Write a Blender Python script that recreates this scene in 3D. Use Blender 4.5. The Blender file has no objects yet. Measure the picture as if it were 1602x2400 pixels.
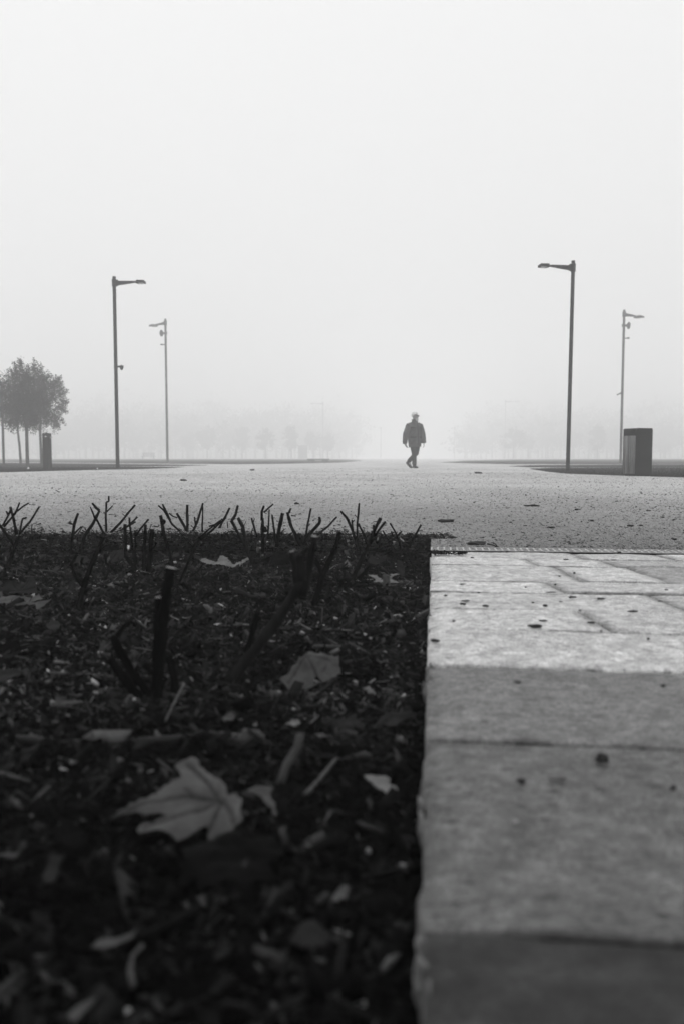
import bpy, bmesh, math, random
import numpy as np
from mathutils import Vector, Matrix, noise, geometry

random.seed(11)
RNG = np.random.default_rng(11)
scene = bpy.context.scene
COL = scene.collection

# ---------------------------------------------------------------- camera
FPX = 1867.0            # 28 mm on a 36 mm tall frame, 2400 px tall
CX, CY = 801.0, 1200.0
YH = 1072.5             # horizon row
H = 0.325               # camera height
PITCH = math.atan((CY - YH) / FPX)
cam_data = bpy.data.cameras.new("camera")
cam = bpy.data.objects.new("camera", cam_data)
COL.objects.link(cam)
cam_data.sensor_fit = 'VERTICAL'
cam_data.sensor_height = 36.0
cam_data.sensor_width = 24.0
cam_data.lens = 28.0
cam_data.clip_start = 0.02
cam_data.clip_end = 2000.0
cam.location = (0, 0, H)
cam.rotation_euler = (math.pi / 2 - PITCH, 0, 0)
cam_data.dof.use_dof = True
cam_data.dof.focus_distance = 4.2
cam_data.dof.aperture_fstop = 4.0
scene.camera = cam

CP, SP = math.cos(PITCH), math.sin(PITCH)


def ray(px, py):
    x = (px - CX) / FPX
    u = (CY - py) / FPX
    return Vector((x, CP + u * SP, -SP + u * CP))


def on_z(px, py, z=0.0):
    r = ray(px, py)
    t = (z - H) / r.z
    return Vector((r.x * t, r.y * t, z))


def at_y(px, py, Y):
    r = ray(px, py)
    t = Y / r.y
    return Vector((r.x * t, Y, H + r.z * t))


# ---------------------------------------------------------------- helpers
def tag(o, label=None, cat=None, group=None, kind=None):
    if label: o['label'] = label
    if cat: o['category'] = cat
    if group: o['group'] = group
    if kind: o['kind'] = kind
    return o


def link(name, me, mat=None, parent=None):
    if mat is not None:
        me.materials.append(mat)
    o = bpy.data.objects.new(name, me)
    COL.objects.link(o)
    if parent is not None:
        o.parent = parent
    return o


def empty(name, loc=(0, 0, 0), rz=0.0):
    o = bpy.data.objects.new(name, None)
    COL.objects.link(o)
    o.location = loc
    o.rotation_euler = (0, 0, rz)
    return o


def from_bm(name, bm, mat=None, parent=None, smooth=False):
    bmesh.ops.recalc_face_normals(bm, faces=bm.faces)
    me = bpy.data.meshes.new(name)
    bm.to_mesh(me)
    bm.free()
    if smooth:
        for p in me.polygons:
            p.use_smooth = True
    return link(name, me, mat, parent)


def np_mesh(name, V, F, mat=None, parent=None, shade=None, smooth=False):
    """V (n,3), F (m,k) of one face size."""
    V = np.asarray(V, dtype=np.float32)
    F = np.asarray(F, dtype=np.int32)
    m, k = F.shape
    me = bpy.data.meshes.new(name)
    me.vertices.add(len(V)); me.vertices.foreach_set("co", V.ravel())
    me.loops.add(m * k); me.loops.foreach_set("vertex_index", F.ravel())
    me.polygons.add(m)
    me.polygons.foreach_set("loop_start", np.arange(0, m * k, k, dtype=np.int32))
    me.polygons.foreach_set("loop_total", np.full(m, k, dtype=np.int32))
    if smooth:
        me.polygons.foreach_set("use_smooth", np.ones(m, dtype=bool))
    me.update(calc_edges=True)
    if shade is not None:
        a = me.attributes.new("shade", 'FLOAT', 'POINT')
        a.data.foreach_set("value", np.asarray(shade, dtype=np.float32))
    me.validate()
    return link(name, me, mat, parent)


def box(bm, c, s, M=None, bevel=0.0, seg=2):
    r = bmesh.ops.create_cube(bm, size=1.0)
    vs = r['verts']
    for v in vs:
        v.co = Vector((c[0] + v.co.x * s[0], c[1] + v.co.y * s[1], c[2] + v.co.z * s[2]))
    if bevel > 0:
        es = list({e for v in vs for e in v.link_edges})
        b = bmesh.ops.bevel(bm, geom=es, offset=bevel, segments=seg, affect='EDGES', profile=0.5)
        vs = list({v for f in b['faces'] for v in f.verts} | {v for v in vs if v.is_valid})
    if M is not None:
        for v in vs:
            v.co = M @ v.co
    return vs


def tube(bm, pts, radii, seg=8, cap=True, ref=None):
    """swept tube through pts; radii: float or (ra, rb) each."""
    pts = [Vector(p) for p in pts]
    rings = []
    n = len(pts)
    prev = None
    for i, p in enumerate(pts):
        t = (pts[min(i + 1, n - 1)] - pts[max(i - 1, 0)]).normalized()
        if ref is not None:
            a = Vector(ref)
        elif prev is not None:
            a = prev
        else:
            a = Vector((1, 0, 0)) if abs(t.x) < 0.8 else Vector((0, 1, 0))
        a = (a - t * a.dot(t)).normalized()
        prev = a
        b = t.cross(a).normalized()
        r = radii[i] if isinstance(radii, (list, tuple)) else radii
        ra, rb = (r if isinstance(r, (list, tuple)) else (r, r))
        rings.append([bm.verts.new(p + a * (ra * math.cos(2 * math.pi * k / seg)) + b * (rb * math.sin(2 * math.pi * k / seg))) for k in range(seg)])
    for r0, r1 in zip(rings, rings[1:]):
        for k in range(seg):
            bm.faces.new((r0[k], r0[(k + 1) % seg], r1[(k + 1) % seg], r1[k]))
    if cap:
        bm.faces.new(list(reversed(rings[0])))
        bm.faces.new(rings[-1])
    return rings


def ball(bm, c, s, sub=2, rough=0.0, seed=0.0):
    r = bmesh.ops.create_icosphere(bm, subdivisions=sub, radius=1.0)
    for v in r['verts']:
        k = 1.0 + (rough * noise.noise(v.co * 1.7 + Vector((seed, seed * 2.1, 0))) if rough else 0.0)
        v.co = Vector((c[0] + v.co.x * s[0] * k, c[1] + v.co.y * s[1] * k, c[2] + v.co.z * s[2] * k))
    return r['verts']


def vnoise(x, y, seed=0):
    """numpy value noise, roughly -1..1"""
    xi = np.floor(x).astype(np.int64); yi = np.floor(y).astype(np.int64)
    xf = x - xi; yf = y - yi
    def h(a, b):
        n = (a * 374761393 + b * 668265263 + seed * 974711) & 0x7fffffff
        n = ((n ^ (n >> 13)) * 1274126177) & 0x7fffffff
        n = (n ^ (n >> 16)) & 0xffff
        return n / 32767.5 - 1.0
    u = xf * xf * (3 - 2 * xf); v = yf * yf * (3 - 2 * yf)
    return (h(xi, yi) * (1 - u) + h(xi + 1, yi) * u) * (1 - v) + (h(xi, yi + 1) * (1 - u) + h(xi + 1, yi + 1) * u) * v


def fbm(x, y, oct=4, seed=0):
    s = 0; a = 1.0; t = 0
    for i in range(oct):
        s = s + a * vnoise(x * 2 ** i, y * 2 ** i, seed + i * 17); t += a; a *= 0.5
    return s / t


# ---------------------------------------------------------------- materials
def grey(v):
    return (v, v, v, 1.0)


def new_mat(name):
    m = bpy.data.materials.new(name)
    m.use_nodes = True
    nt = m.node_tree
    b = nt.nodes['Principled BSDF']
    return m, nt, b


def N(nt, kind, **kw):
    n = nt.nodes.new(kind)
    for k, v in kw.items():
        setattr(n, k, v)
    return n


def math_node(nt, op, a, b=None, clamp=False):
    n = nt.nodes.new('ShaderNodeMath'); n.operation = op; n.use_clamp = clamp
    for i, v in enumerate((a, b)):
        if v is None: continue
        if isinstance(v, (int, float)): n.inputs[i].default_value = v
        else: nt.links.new(v, n.inputs[i])
    return n.outputs[0]


def tex_noise(nt, vec, scale, detail=4.0, rough=0.6):
    n = nt.nodes.new('ShaderNodeTexNoise')
    n.inputs['Scale'].default_value = scale
    n.inputs['Detail'].default_value = detail
    n.inputs['Roughness'].default_value = rough
    if vec is not None: nt.links.new(vec, n.inputs['Vector'])
    return n.outputs['Fac']


def ramp(nt, fac, lo, hi, a, b):
    n = nt.nodes.new('ShaderNodeMapRange'); n.clamp = True
    nt.links.new(fac, n.inputs['Value'])
    for k, v in (('From Min', lo), ('From Max', hi), ('To Min', a), ('To Max', b)):
        n.inputs[k].default_value = v
    return n.outputs['Result']


def coords(nt, scale=(1, 1, 1), rot=(0, 0, 0)):
    tc = nt.nodes.new('ShaderNodeTexCoord')
    mp = nt.nodes.new('ShaderNodeMapping')
    mp.inputs['Scale'].default_value = scale
    mp.inputs['Rotation'].default_value = rot
    nt.links.new(tc.outputs['Object'], mp.inputs['Vector'])
    return mp.outputs['Vector']


def add_bump(nt, b, height, strength, dist):
    n = nt.nodes.new('ShaderNodeBump')
    n.inputs['Strength'].default_value = strength
    n.inputs['Distance'].default_value = dist
    nt.links.new(height, n.inputs['Height'])
    nt.links.new(n.outputs['Normal'], b.inputs['Normal'])


def plain(name, v, rough=0.6, spec=0.3, var=0.25, scale=6.0, stretch=(1, 1, 1), bump=0.0, bdist=0.002, metal=0.0, attr=False):
    """matt grey surface with uneven tone; attr: base multiplied by the mesh's own per-piece shade"""
    m, nt, b = new_mat(name)
    f = tex_noise(nt, coords(nt, stretch), scale)
    t = ramp(nt, f, 0.3, 0.7, v * (1 - var), v * (1 + var))
    if attr:
        a = N(nt, 'ShaderNodeAttribute', attribute_name='shade')
        t = math_node(nt, 'MULTIPLY', t, a.outputs['Fac'])
    nt.links.new(t, b.inputs['Base Color'])
    b.inputs['Roughness'].default_value = rough
    b.inputs['Specular IOR Level'].default_value = spec
    b.inputs['Metallic'].default_value = metal
    if bump: add_bump(nt, b, f, bump, bdist)
    return m


M = {}
M['steel'] = plain('painted_steel', 0.014, 0.6, 0.08, 0.2, 5)
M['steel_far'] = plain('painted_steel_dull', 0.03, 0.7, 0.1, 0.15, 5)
M['lens'] = plain('lamp_diffuser', 0.55, 0.3, 0.5, 0.08, 9)
M['concrete'] = plain('pale_concrete', 0.2, 0.8, 0.3, 0.25, 3, bump=0.2)
M['bin_metal'] = plain('charcoal_metal', 0.010, 0.6, 0.06, 0.35, 3.0, (1, 1, 0.35))
M['bin_hood'] = plain('black_metal', 0.004, 0.6, 0.03, 0.2, 4)
M['wood'] = plain('weathered_wood', 0.13, 0.85, 0.1, 0.4, 9, (6, 6, 0.5), 0.4, 0.003, attr=True)
M['chrome'] = plain('polished_metal', 0.7, 0.2, 0.5, 0.05, 4, metal=1.0)
M['post'] = plain('post_paint', 0.022, 0.7, 0.08, 0.35, 4, (3, 3, 0.4))
M['bark'] = plain('tree_bark', 0.04, 0.9, 0.05, 0.35, 14, (3, 3, 0.6), 0.5, 0.01)
M['foliage'] = plain('tree_foliage', 0.013, 0.8, 0.05, 0.3, 3, attr=True)
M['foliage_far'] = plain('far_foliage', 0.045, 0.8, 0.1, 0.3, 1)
M['stem'] = plain('rose_stem', 0.0022, 0.85, 0.0, 0.6, 60, (1, 1, 0.5), 0.8, 0.003)
M['stem_brown'] = plain('brown_rose_stem', 0.008, 0.8, 0.03, 0.6, 50, (1, 1, 0.4), 0.8, 0.003)
M['cut'] = plain('fresh_cut_wood', 0.24, 0.8, 0.2, 0.3, 120)
M['straw'] = plain('dry_twig', 0.04, 0.8, 0.2, 0.5, 40, bump=0.4)
M['hose'] = plain('irrigation_plastic', 0.004, 0.6, 0.12, 0.4, 30)
M['fitting'] = plain('hose_fitting_plastic', 0.022, 0.6, 0.2, 0.2, 30)
M['chip'] = plain('mulch_chip', 1.0, 0.95, 0.0, 0.35, 60, attr=True, bump=0.3)
M['pebble'] = plain('pebble', 0.2, 0.75, 0.3, 0.35, 60, bump=0.4)
M['grit'] = plain('gravel_stone', 1.0, 0.85, 0.25, 0.25, 40, attr=True)
M['crumb'] = plain('dark_wood_crumb', 0.012, 0.8, 0.2, 0.4, 90, bump=0.6)
M['crumb_grey'] = plain('grey_leaf_scrap', 0.10, 0.8, 0.2, 0.3, 60)
M['paper'] = plain('white_paper', 0.8, 0.8, 0.2, 0.05, 20)
M['skin'] = plain('skin', 0.22, 0.6, 0.3, 0.12, 20)
M['jacket'] = plain('jacket_cloth', 0.058, 0.9, 0.1, 0.45, 6, bump=0.9, bdist=0.02)
M['seam'] = plain('jacket_seam', 0.010, 0.9, 0.15, 0.2, 12)
M['trousers'] = plain('trouser_cloth', 0.012, 0.95, 0.03, 0.25, 9, bump=0.5, bdist=0.02)
M['shoe'] = plain('shoe_leather', 0.010, 0.7, 0.1, 0.2, 12)
M['hair'] = plain('white_hair', 0.62, 0.85, 0.2, 0.2, 40, (1, 1, 0.4), 0.6, 0.01)
M['beard'] = plain('grey_beard', 0.4, 0.9, 0.2, 0.25, 40)
M['glasses'] = plain('dark_glasses', 0.012, 0.25, 0.5, 0.1, 4)
M['grate'] = plain('galvanised_grate', 0.36, 0.6, 0.4, 0.35, 30)
M['channel'] = plain('channel_dark', 0.012, 0.9, 0.1, 0.3, 20)
M['grass'] = plain('grass_blade', 0.024, 0.9, 0.03, 0.3, 0.8, attr=True)


def leaf_mat(name, v, spec=0.02):
    m, nt, b = new_mat(name)
    c = coords(nt)
    f = tex_noise(nt, c, 28, 5)
    t = ramp(nt, f, 0.3, 0.72, v * 0.55, v * 1.3)
    sp = tex_noise(nt, c, 75, 2)
    t = math_node(nt, 'MULTIPLY', t, ramp(nt, sp, 0.70, 0.76, 1.0, 0.35))
    a = N(nt, 'ShaderNodeAttribute', attribute_name='shade')
    t = math_node(nt, 'MULTIPLY', t, a.outputs['Fac'])
    nt.links.new(t, b.inputs['Base Color'])
    b.inputs['Roughness'].default_value = 0.65
    b.inputs['Specular IOR Level'].default_value = spec
    add_bump(nt, b, f, 0.9, 0.006)
    return m


for nm, v in (('leaf_pale', 0.11), ('leaf_mid', 0.05), ('leaf_hero', 0.052), ('leaf_dim', 0.014), ('leaf_dark', 0.0012)):
    M[nm] = leaf_mat(nm, v)


def stone_mat():
    m, nt, b = new_mat('paving_stone')
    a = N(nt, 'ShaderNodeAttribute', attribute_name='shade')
    rot = (0, 0, 0.11)
    streak = tex_noise(nt, coords(nt, (9, 26, 10), rot), 2.6, 8, 0.7)
    blot = tex_noise(nt, coords(nt, (1, 1, 1), rot), 64, 8, 0.8)
    wide = tex_noise(nt, coords(nt), 21, 5, 0.65)
    fine = tex_noise(nt, coords(nt, (1, 1, 1), rot), 330, 3, 0.7)
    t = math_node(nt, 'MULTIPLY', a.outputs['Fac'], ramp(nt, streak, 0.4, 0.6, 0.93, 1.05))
    t = math_node(nt, 'MULTIPLY', t, ramp(nt, blot, 0.40, 0.60, 0.70, 1.25))
    t = math_node(nt, 'MULTIPLY', t, ramp(nt, wide, 0.38, 0.62, 0.77, 1.2))
    t = math_node(nt, 'MULTIPLY', t, ramp(nt, fine, 0.4, 0.6, 0.62, 1.34))
    pit = tex_noise(nt, coords(nt, (10, 40, 10), rot), 4.5, 4, 0.6)
    t = math_node(nt, 'MULTIPLY', t, ramp(nt, pit, 0.575, 0.63, 1.0, 0.42))
    nt.links.new(t, b.inputs['Base Color'])
    b.inputs['Roughness'].default_value = 0.66
    b.inputs['Specular IOR Level'].default_value = 0.22
    hgt = math_node(nt, 'ADD', math_node(nt, 'MULTIPLY', streak, .5), math_node(nt, 'ADD', math_node(nt, 'MULTIPLY', fine, 0.25), blot))
    add_bump(nt, b, hgt, 0.55, 0.006)
    return m


M['stone'] = stone_mat()


def gravel_mat():
    m, nt, b = new_mat('plaza_gravel')
    c = coords(nt)
    big = tex_noise(nt, c, 0.45, 4, 0.6)
    v = nt.nodes.new('ShaderNodeTexVoronoi'); v.inputs['Scale'].default_value = 95
    nt.links.new(c, v.inputs['Vector'])
    v2 = nt.nodes.new('ShaderNodeTexVoronoi'); v2.inputs['Scale'].default_value = 30
    nt.links.new(c, v2.inputs['Vector'])
    sep = nt.nodes.new('ShaderNodeSeparateColor'); nt.links.new(v.outputs['Color'], sep.inputs[0])
    t = ramp(nt, sep.outputs[0], 0, 1, 0.26, 0.49)
    t = math_node(nt, 'MULTIPLY', t, ramp(nt, big, 0.4, 0.6, 0.86, 1.10))
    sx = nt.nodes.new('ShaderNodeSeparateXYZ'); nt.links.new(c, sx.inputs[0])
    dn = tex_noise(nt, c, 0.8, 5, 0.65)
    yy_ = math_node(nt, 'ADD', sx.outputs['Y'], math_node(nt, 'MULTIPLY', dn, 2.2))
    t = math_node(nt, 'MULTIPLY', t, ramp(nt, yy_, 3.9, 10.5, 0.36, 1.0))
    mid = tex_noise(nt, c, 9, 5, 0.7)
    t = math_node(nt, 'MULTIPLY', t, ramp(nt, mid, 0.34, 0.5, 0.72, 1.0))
    nt.links.new(t, b.inputs['Base Color'])
    b.inputs['Roughness'].default_value = 0.85
    b.inputs['Specular IOR Level'].default_value = 0.3
    hgt = math_node(nt, 'ADD', math_node(nt, 'MULTIPLY', v.outputs['Distance'], -0.6), math_node(nt, 'MULTIPLY', mid, 1.2))
    add_bump(nt, b, hgt, 0.5, 0.012)
    return m


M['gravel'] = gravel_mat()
M['soil'] = plain('black_soil', 0.003, 1.0, 0.0, 0.6, 30, bump=1.0, bdist=0.01)
M['lawn'] = plain('winter_lawn', 0.022, 0.95, 0.0, 0.35, 1.3, bump=0.6, bdist=0.03)
M['earth'] = plain('earth', 0.05, 0.9, 0.1, 0.3, 0.5)

# ---------------------------------------------------------------- sky and light
SUN_EL, SUN_AZ = math.radians(52), math.radians(-35)
world = bpy.data.worlds.new("World")
scene.world = world
world.use_nodes = True
wn = world.node_tree
for n in list(wn.nodes): wn.nodes.remove(n)
wo = wn.nodes.new('ShaderNodeOutputWorld')
bg = wn.nodes.new('ShaderNodeBackground')
sky = wn.nodes.new('ShaderNodeTexSky')
sky.sky_type = 'NISHITA'
sky.sun_disc = False
sky.sun_elevation = SUN_EL
sky.sun_rotation = SUN_AZ
bw = wn.nodes.new('ShaderNodeRGBToBW')
wn.links.new(sky.outputs[0], bw.inputs[0])
# overcast: an even, colourless cloud sheet, brighter overhead, over the clear-sky texture
geo = wn.nodes.new('ShaderNodeNewGeometry')
sep = wn.nodes.new('ShaderNodeSeparateXYZ')
tc = wn.nodes.new('ShaderNodeTexCoord')
wn.links.new(tc.outputs['Generated'], sep.inputs[0])
cl = math_node(wn, 'ADD', ramp(wn, sep.outputs['Z'], 0.0, 0.55, 7.5, 9.0), ramp(wn, sep.outputs['Z'], 0.5, 1.0, 0.0, 11.0))
mixed = math_node(wn, 'ADD', math_node(wn, 'MULTIPLY', bw.outputs[0], 0.12), cl)
wn.links.new(mixed, bg.inputs['Color'])
bg.inputs['Strength'].default_value = 0.10
wn.links.new(bg.outputs[0], wo.inputs['Surface'])

sd = bpy.data.lights.new("sun", 'SUN')
sd.energy = 0.5
sd.angle = math.radians(40)
sd.color = (1.0, 1.0, 1.0)
sun = bpy.data.objects.new("sun", sd)
COL.objects.link(sun)
sun.rotation_euler = (math.pi / 2 - SUN_EL, 0, math.pi - SUN_AZ)

# haze: closed box of even, pale air
HAZE_K = 0.0082
m, nt, b = new_mat('haze')
nt.nodes.remove(b)
pv = nt.nodes.new('ShaderNodeVolumePrincipled')
pv.inputs['Color'].default_value = grey(1.0)
pv.inputs['Density'].default_value = HAZE_K
pv.inputs['Anisotropy'].default_value = 0.2
nt.links.new(pv.outputs[0], nt.nodes['Material Output'].inputs['Volume'])
M['haze'] = m
bm = bmesh.new()
box(bm, (0, 172, 15.6), (860, 490, 34.2))
tag(from_bm('haze', bm, M['haze']), 'pale winter fog filling the park', 'fog', kind='stuff')

# ---------------------------------------------------------------- ground layers
def poly_prism(name, pts, z, th, mat, kind='structure'):
    bm = bmesh.new()
    vs = [bm.verts.new((p[0], p[1], z)) for p in pts]
    f = bm.faces.new(vs)
    if f.normal.z < 0: f.normal_flip()
    bm.normal_update()
    r = bmesh.ops.extrude_face_region(bm, geom=[f])
    for v in r['geom']:
        if isinstance(v, bmesh.types.BMVert): v.co.z -= th
    o = from_bm(name, bm, mat)
    return tag(o, kind=kind)


bm = bmesh.new()
bmesh.ops.create_grid(bm, x_segments=8, y_segments=8, size=1.0)
for v in bm.verts:
    v.co = Vector((v.co.x * 415, 172 + v.co.y * 235, -0.16))
tag(from_bm('ground', bm, M['earth']), kind='structure')

E0 = on_z(1008, 1290, 0); E1 = on_z(984, 2150, 0)       # left edge of the paving
EU = (E0 - E1).normalized()                              # along the edge, away from the camera
EV = Vector((EU.y, -EU.x, 0))                            # to the right along the rows


def edge_x(y):
    return E1.x + (y - E1.y) * EU.x / EU.y


FAR = on_z(1010, 1283, 0)                                # far side of the drain
BED_Y = on_z(700, 1262, -0.012).y
GZ = -0.010
bm = bmesh.new()
R0 = FAR + EV * 12
xe = edge_x(BED_Y)
outer = [(-410, BED_Y), (xe, BED_Y), (FAR.x, FAR.y), (R0.x, R0.y), (410, R0.y), (410, 402), (-410, 402)]
vs = [bm.verts.new((x, y, GZ)) for x, y in outer]
f = bm.faces.new(vs)
bmesh.ops.triangulate(bm, faces=[f])
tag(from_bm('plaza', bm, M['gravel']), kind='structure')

# lawns either side of the avenue, with the light cross paths left between them
LZ = -0.004


def px_poly(pts, z=LZ):
    return [on_z(x, y, z) for x, y in pts]


LAWNS = {
    'a': [(-500, 1114), (0, 1106.5), (60, 1105), (200, 1101.2), (330, 1099), (400, 1096.5), (432, 1094.4), (300, 1093.9), (120, 1094.2), (0, 1094.6), (-500, 1096)],
    'b': [(-500, 1095.2), (0, 1093.9), (120, 1093.5), (300, 1092.9), (430, 1091.6), (490, 1090.3), (400, 1088.7), (120, 1085.4), (0, 1084), (-500, 1080)],
    'c': [(-700, 1077.5), (0, 1082.2), (120, 1083.7), (400, 1086.6), (560, 1087.6), (680, 1086.4), (795, 1084), (850, 1079.5), (800, 1076.3), (500, 1075.5), (-700, 1075.5)],
    'd': [(1900, 1127), (1602, 1118.4), (1455, 1114), (1325, 1109.5), (1280, 1105), (1240, 1098.5), (1290, 1096.8), (1455, 1096.3), (1602, 1096.2), (1900, 1096.4)],
    'e': [(1900, 1095.4), (1602, 1095.2), (1455, 1095.2), (1240, 1094.9), (1192, 1092.6), (1240, 1090.3), (1455, 1088.8), (1900, 1087)],
    'f': [(2200, 1085.4), (1455, 1087.5), (1195, 1087.7), (1100, 1085.8), (1030, 1083.6), (1085, 1080), (1200, 1077), (1400, 1076), (2200, 1075.5)],
}
LP = {}
for k, pts in LAWNS.items():
    w = px_poly(pts)
    LP[k] = w
    poly_prism('lawn', w, LZ, 0.02, M['lawn'])


def in_poly(P, x, y):
    inside = np.zeros(len(x), bool)
    n = len(P)
    j = n - 1
    for i in range(n):
        xi, yi, xj, yj = P[i].x, P[i].y, P[j].x, P[j].y
        c = ((yi > y) != (yj > y)) & (x < (xj - xi) * (y - yi) / (yj - yi + 1e-12) + xi)
        inside ^= c
        j = i
    return inside


# grass blades
GV, GF, GS = [], [], []
nb = 0
for k, n, hgt in (('a', 26000, .013), ('d', 26000, .016), ('b', 12000, .009), ('e', 12000, .010), ('c', 6000, .012), ('f', 6000, .012)):
    P = LP[k]
    x0, x1 = min(p.x for p in P), max(p.x for p in P)
    y0, y1 = min(p.y for p in P), min(max(p.y for p in P), 130)
    u = RNG.random(n * 4)
    y = y0 + (y1 - y0) * u ** 1.6
    lim = 0.5 * y
    x = RNG.uniform(np.maximum(-lim, x0), np.minimum(lim, x1))
    s = in_poly(P, x, y)
    x, y = x[s][:n], y[s][:n]
    c = len(x)
    a = RNG.uniform(0, 6.283, c)
    hh = hgt * RNG.uniform(0.5, 1.4, c) * (1 + 0.3 * fbm(x * .6, y * .6, 2, 5))
    w = 0.006 + 0.00035 * y
    dx, dy = np.cos(a) * w, np.sin(a) * w
    lx, ly = RNG.normal(0, .4, c) * hh, RNG.normal(0, .4, c) * hh
    V = np.stack([np.stack([x - dx, y - dy, np.full(c, LZ - .004)], 1), np.stack([x + dx, y + dy, np.full(c, LZ - .004)], 1), np.stack([x + lx, y + ly, LZ + hh], 1)], 1).reshape(-1, 3)
    F = (np.arange(c)[:, None] * 3 + np.arange(3)[None, :]) + nb
    nb += c * 3
    GV.append(V); GF.append(F); GS.append(np.repeat(RNG.uniform(.5, 1.5, c), 3))
tag(np_mesh('grass', np.concatenate(GV), np.concatenate(GF), M['grass'], shade=np.concatenate(GS)), 'short dark winter grass on the lawns', 'grass', kind='stuff')

# ---------------------------------------------------------------- soil bed
def soil_z(x, y):
    base = -0.045 + 0.022 * np.clip((y - 1.9) / (BED_Y - 2.0), 0, 1) + .017 * np.clip((y - BED_Y + .45) / .4, 0, 1)
    ex = E1.x + (y - E1.y) * (EU.x / EU.y)
    base = base - 0.012 * np.exp(-((ex - x) / 0.05) ** 2)
    edge = np.clip((BED_Y + 0.12 - y) / 0.10, 0, 1)
    h = (0.018 - .010 * np.clip((y - BED_Y + .5) / .4, 0, 1)) * fbm(x * 3.1, y * 3.1, 3, 3) + .014 * np.exp(-((y - BED_Y + .06) / .16) ** 2) * fbm(x * 13, y * 9, 4, 45) + 0.008 * fbm(x * 17, y * 17, 3, 9) + 0.004 * fbm(x * 60, y * 60, 2, 21)
    return (base + h) * edge + (-0.05) * (1 - edge)


def sz(x, y):
    return float(soil_z(np.array([x]), np.array([y]))[0])


def on_soil(px, py, lift=0.0):
    z = -0.04
    for _ in range(4):
        p = on_z(px, py, z)
        z = sz(p.x, p.y)
    p = on_z(px, py, z + lift)
    return p


ys = np.concatenate([np.linspace(-0.5, 0.3, 30)[:-1], np.linspace(0.3, 1.5, 150)[:-1], np.linspace(1.5, BED_Y + 0.12, 190)])
us = 1 - (np.linspace(0, 1, 300) ** 1.6)
XX, YY = np.zeros((len(ys), len(us))), np.zeros((len(ys), len(us)))
for i, y in enumerate(ys):
    ex = edge_x(y) + 0.004
    XX[i] = ex + (-4.2 - ex) * (1 - us)
    YY[i] = y
ZZ = soil_z(XX.ravel(), YY.ravel())
V = np.stack([XX.ravel(), YY.ravel(), ZZ], 1)
r, c = XX.shape
idx = np.arange(r * c).reshape(r, c)
F = np.stack([idx[:-1, :-1].ravel(), idx[:-1, 1:].ravel(), idx[1:, 1:].ravel(), idx[1:, :-1].ravel()], 1)
tag(np_mesh('soil', V, F[:, ::-1], M['soil'], smooth=True), kind='structure')

CUBE_F = np.array([[0, 3, 2, 1], [4, 5, 6, 7], [0, 1, 5, 4], [1, 2, 6, 5], [2, 3, 7, 6], [3, 0, 4, 7]])


def chips(name, x, y, z, L, W, T, yaw, pitch, roll, shade, mat):
    """little tapered wooden blocks: one mesh"""
    n = len(x)
    taper = RNG.uniform(0.35, 1.0, n)
    bend = RNG.normal(0, .2, n) * W
    loc = np.zeros((n, 8, 3))
    sx = np.array([-1, 1, 1, -1, -1, 1, 1, -1]); sy = np.array([-1, -1, 1, 1, -1, -1, 1, 1]); szz = np.array([-1, -1, -1, -1, 1, 1, 1, 1])
    jit = RNG.uniform(.75, 1.25, (n, 8))
    loc[:, :, 0] = sx * L[:, None] / 2 * jit
    loc[:, :, 1] = sy * W[:, None] / 2 * np.where(sx[None, :] > 0, taper[:, None], 1.0) * jit + bend[:, None] * sx
    loc[:, :, 2] = szz * T[:, None] / 2
    cr, sr, cp, sp, cy, sy_ = np.cos(roll), np.sin(roll), np.cos(pitch), np.sin(pitch), np.cos(yaw), np.sin(yaw)
    X, Y, Z = loc[:, :, 0], loc[:, :, 1], loc[:, :, 2]
    Y, Z = Y * cr[:, None] - Z * sr[:, None], Y * sr[:, None] + Z * cr[:, None]
    X, Z = X * cp[:, None] - Z * sp[:, None], X * sp[:, None] + Z * cp[:, None]
    X, Y = X * cy[:, None] - Y * sy_[:, None], X * sy_[:, None] + Y * cy[:, None]
    V = np.stack([X + x[:, None], Y + y[:, None], Z + z[:, None]], 2).reshape(-1, 3)
    F = (CUBE_F[None] + (np.arange(n) * 8)[:, None, None]).reshape(-1, 4)
    return np_mesh(name, V, F, mat, shade=np.repeat(shade, 8))


n = 62000
u = RNG.random(n)
y = 0.22 + (BED_Y + .06 - 0.22) * u ** 1.25
x = RNG.uniform(-1, 1, n)
lim = 0.30 + 0.50 * y
ex = E1.x + (y - E1.y) * (EU.x / EU.y)
x = -lim + (ex - .006 + lim) * RNG.random(n)
kind = RNG.random(n)
L = RNG.lognormal(math.log(.013), .6, n).clip(.003, .06)
W = L * RNG.uniform(.12, .5, n)
fib = kind < .35
W[fib] = RNG.uniform(.0012, .003, fib.sum()); L[fib] *= 1.5
T = np.minimum(W * .7, RNG.uniform(.0015, .006, n))
shade = RNG.lognormal(math.log(.0075), 1.0, n)
br = RNG.random(n)
shade = np.where(br > .90, RNG.uniform(.010, .07, n), shade)
shade = np.where(br > .98, RNG.uniform(.08, .4, n), shade)
nearf = np.clip((y - .55) / .7, 0, 1)
shade = np.where(br > .90, shade * (.22 + .78 * nearf), shade) * (.5 + .5 * nearf)
lump = np.clip(.5 + 1.5 * fbm(x * 6, y * 6, 3, 88), 0, 1)
shade = shade * (.45 + .9 * lump)
L = np.where(br > .98, np.minimum(L, .010), L)
q_ = .62 + .38 * np.clip((y - .6) / 1.4, 0, 1)
L = L * q_; W = W * q_; T = T * q_
z = soil_z(x, y) + T * .5 + RNG.uniform(-.003, .009, n)
tag(chips('mulch', x, y, z, L, W, T, RNG.uniform(0, 6.283, n), RNG.normal(0, .5, n), RNG.normal(0, .7, n), shade.clip(0, .4), M['chip']),
    'dark bark mulch and fibres covering the soil', 'mulch', kind='stuff')

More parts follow.
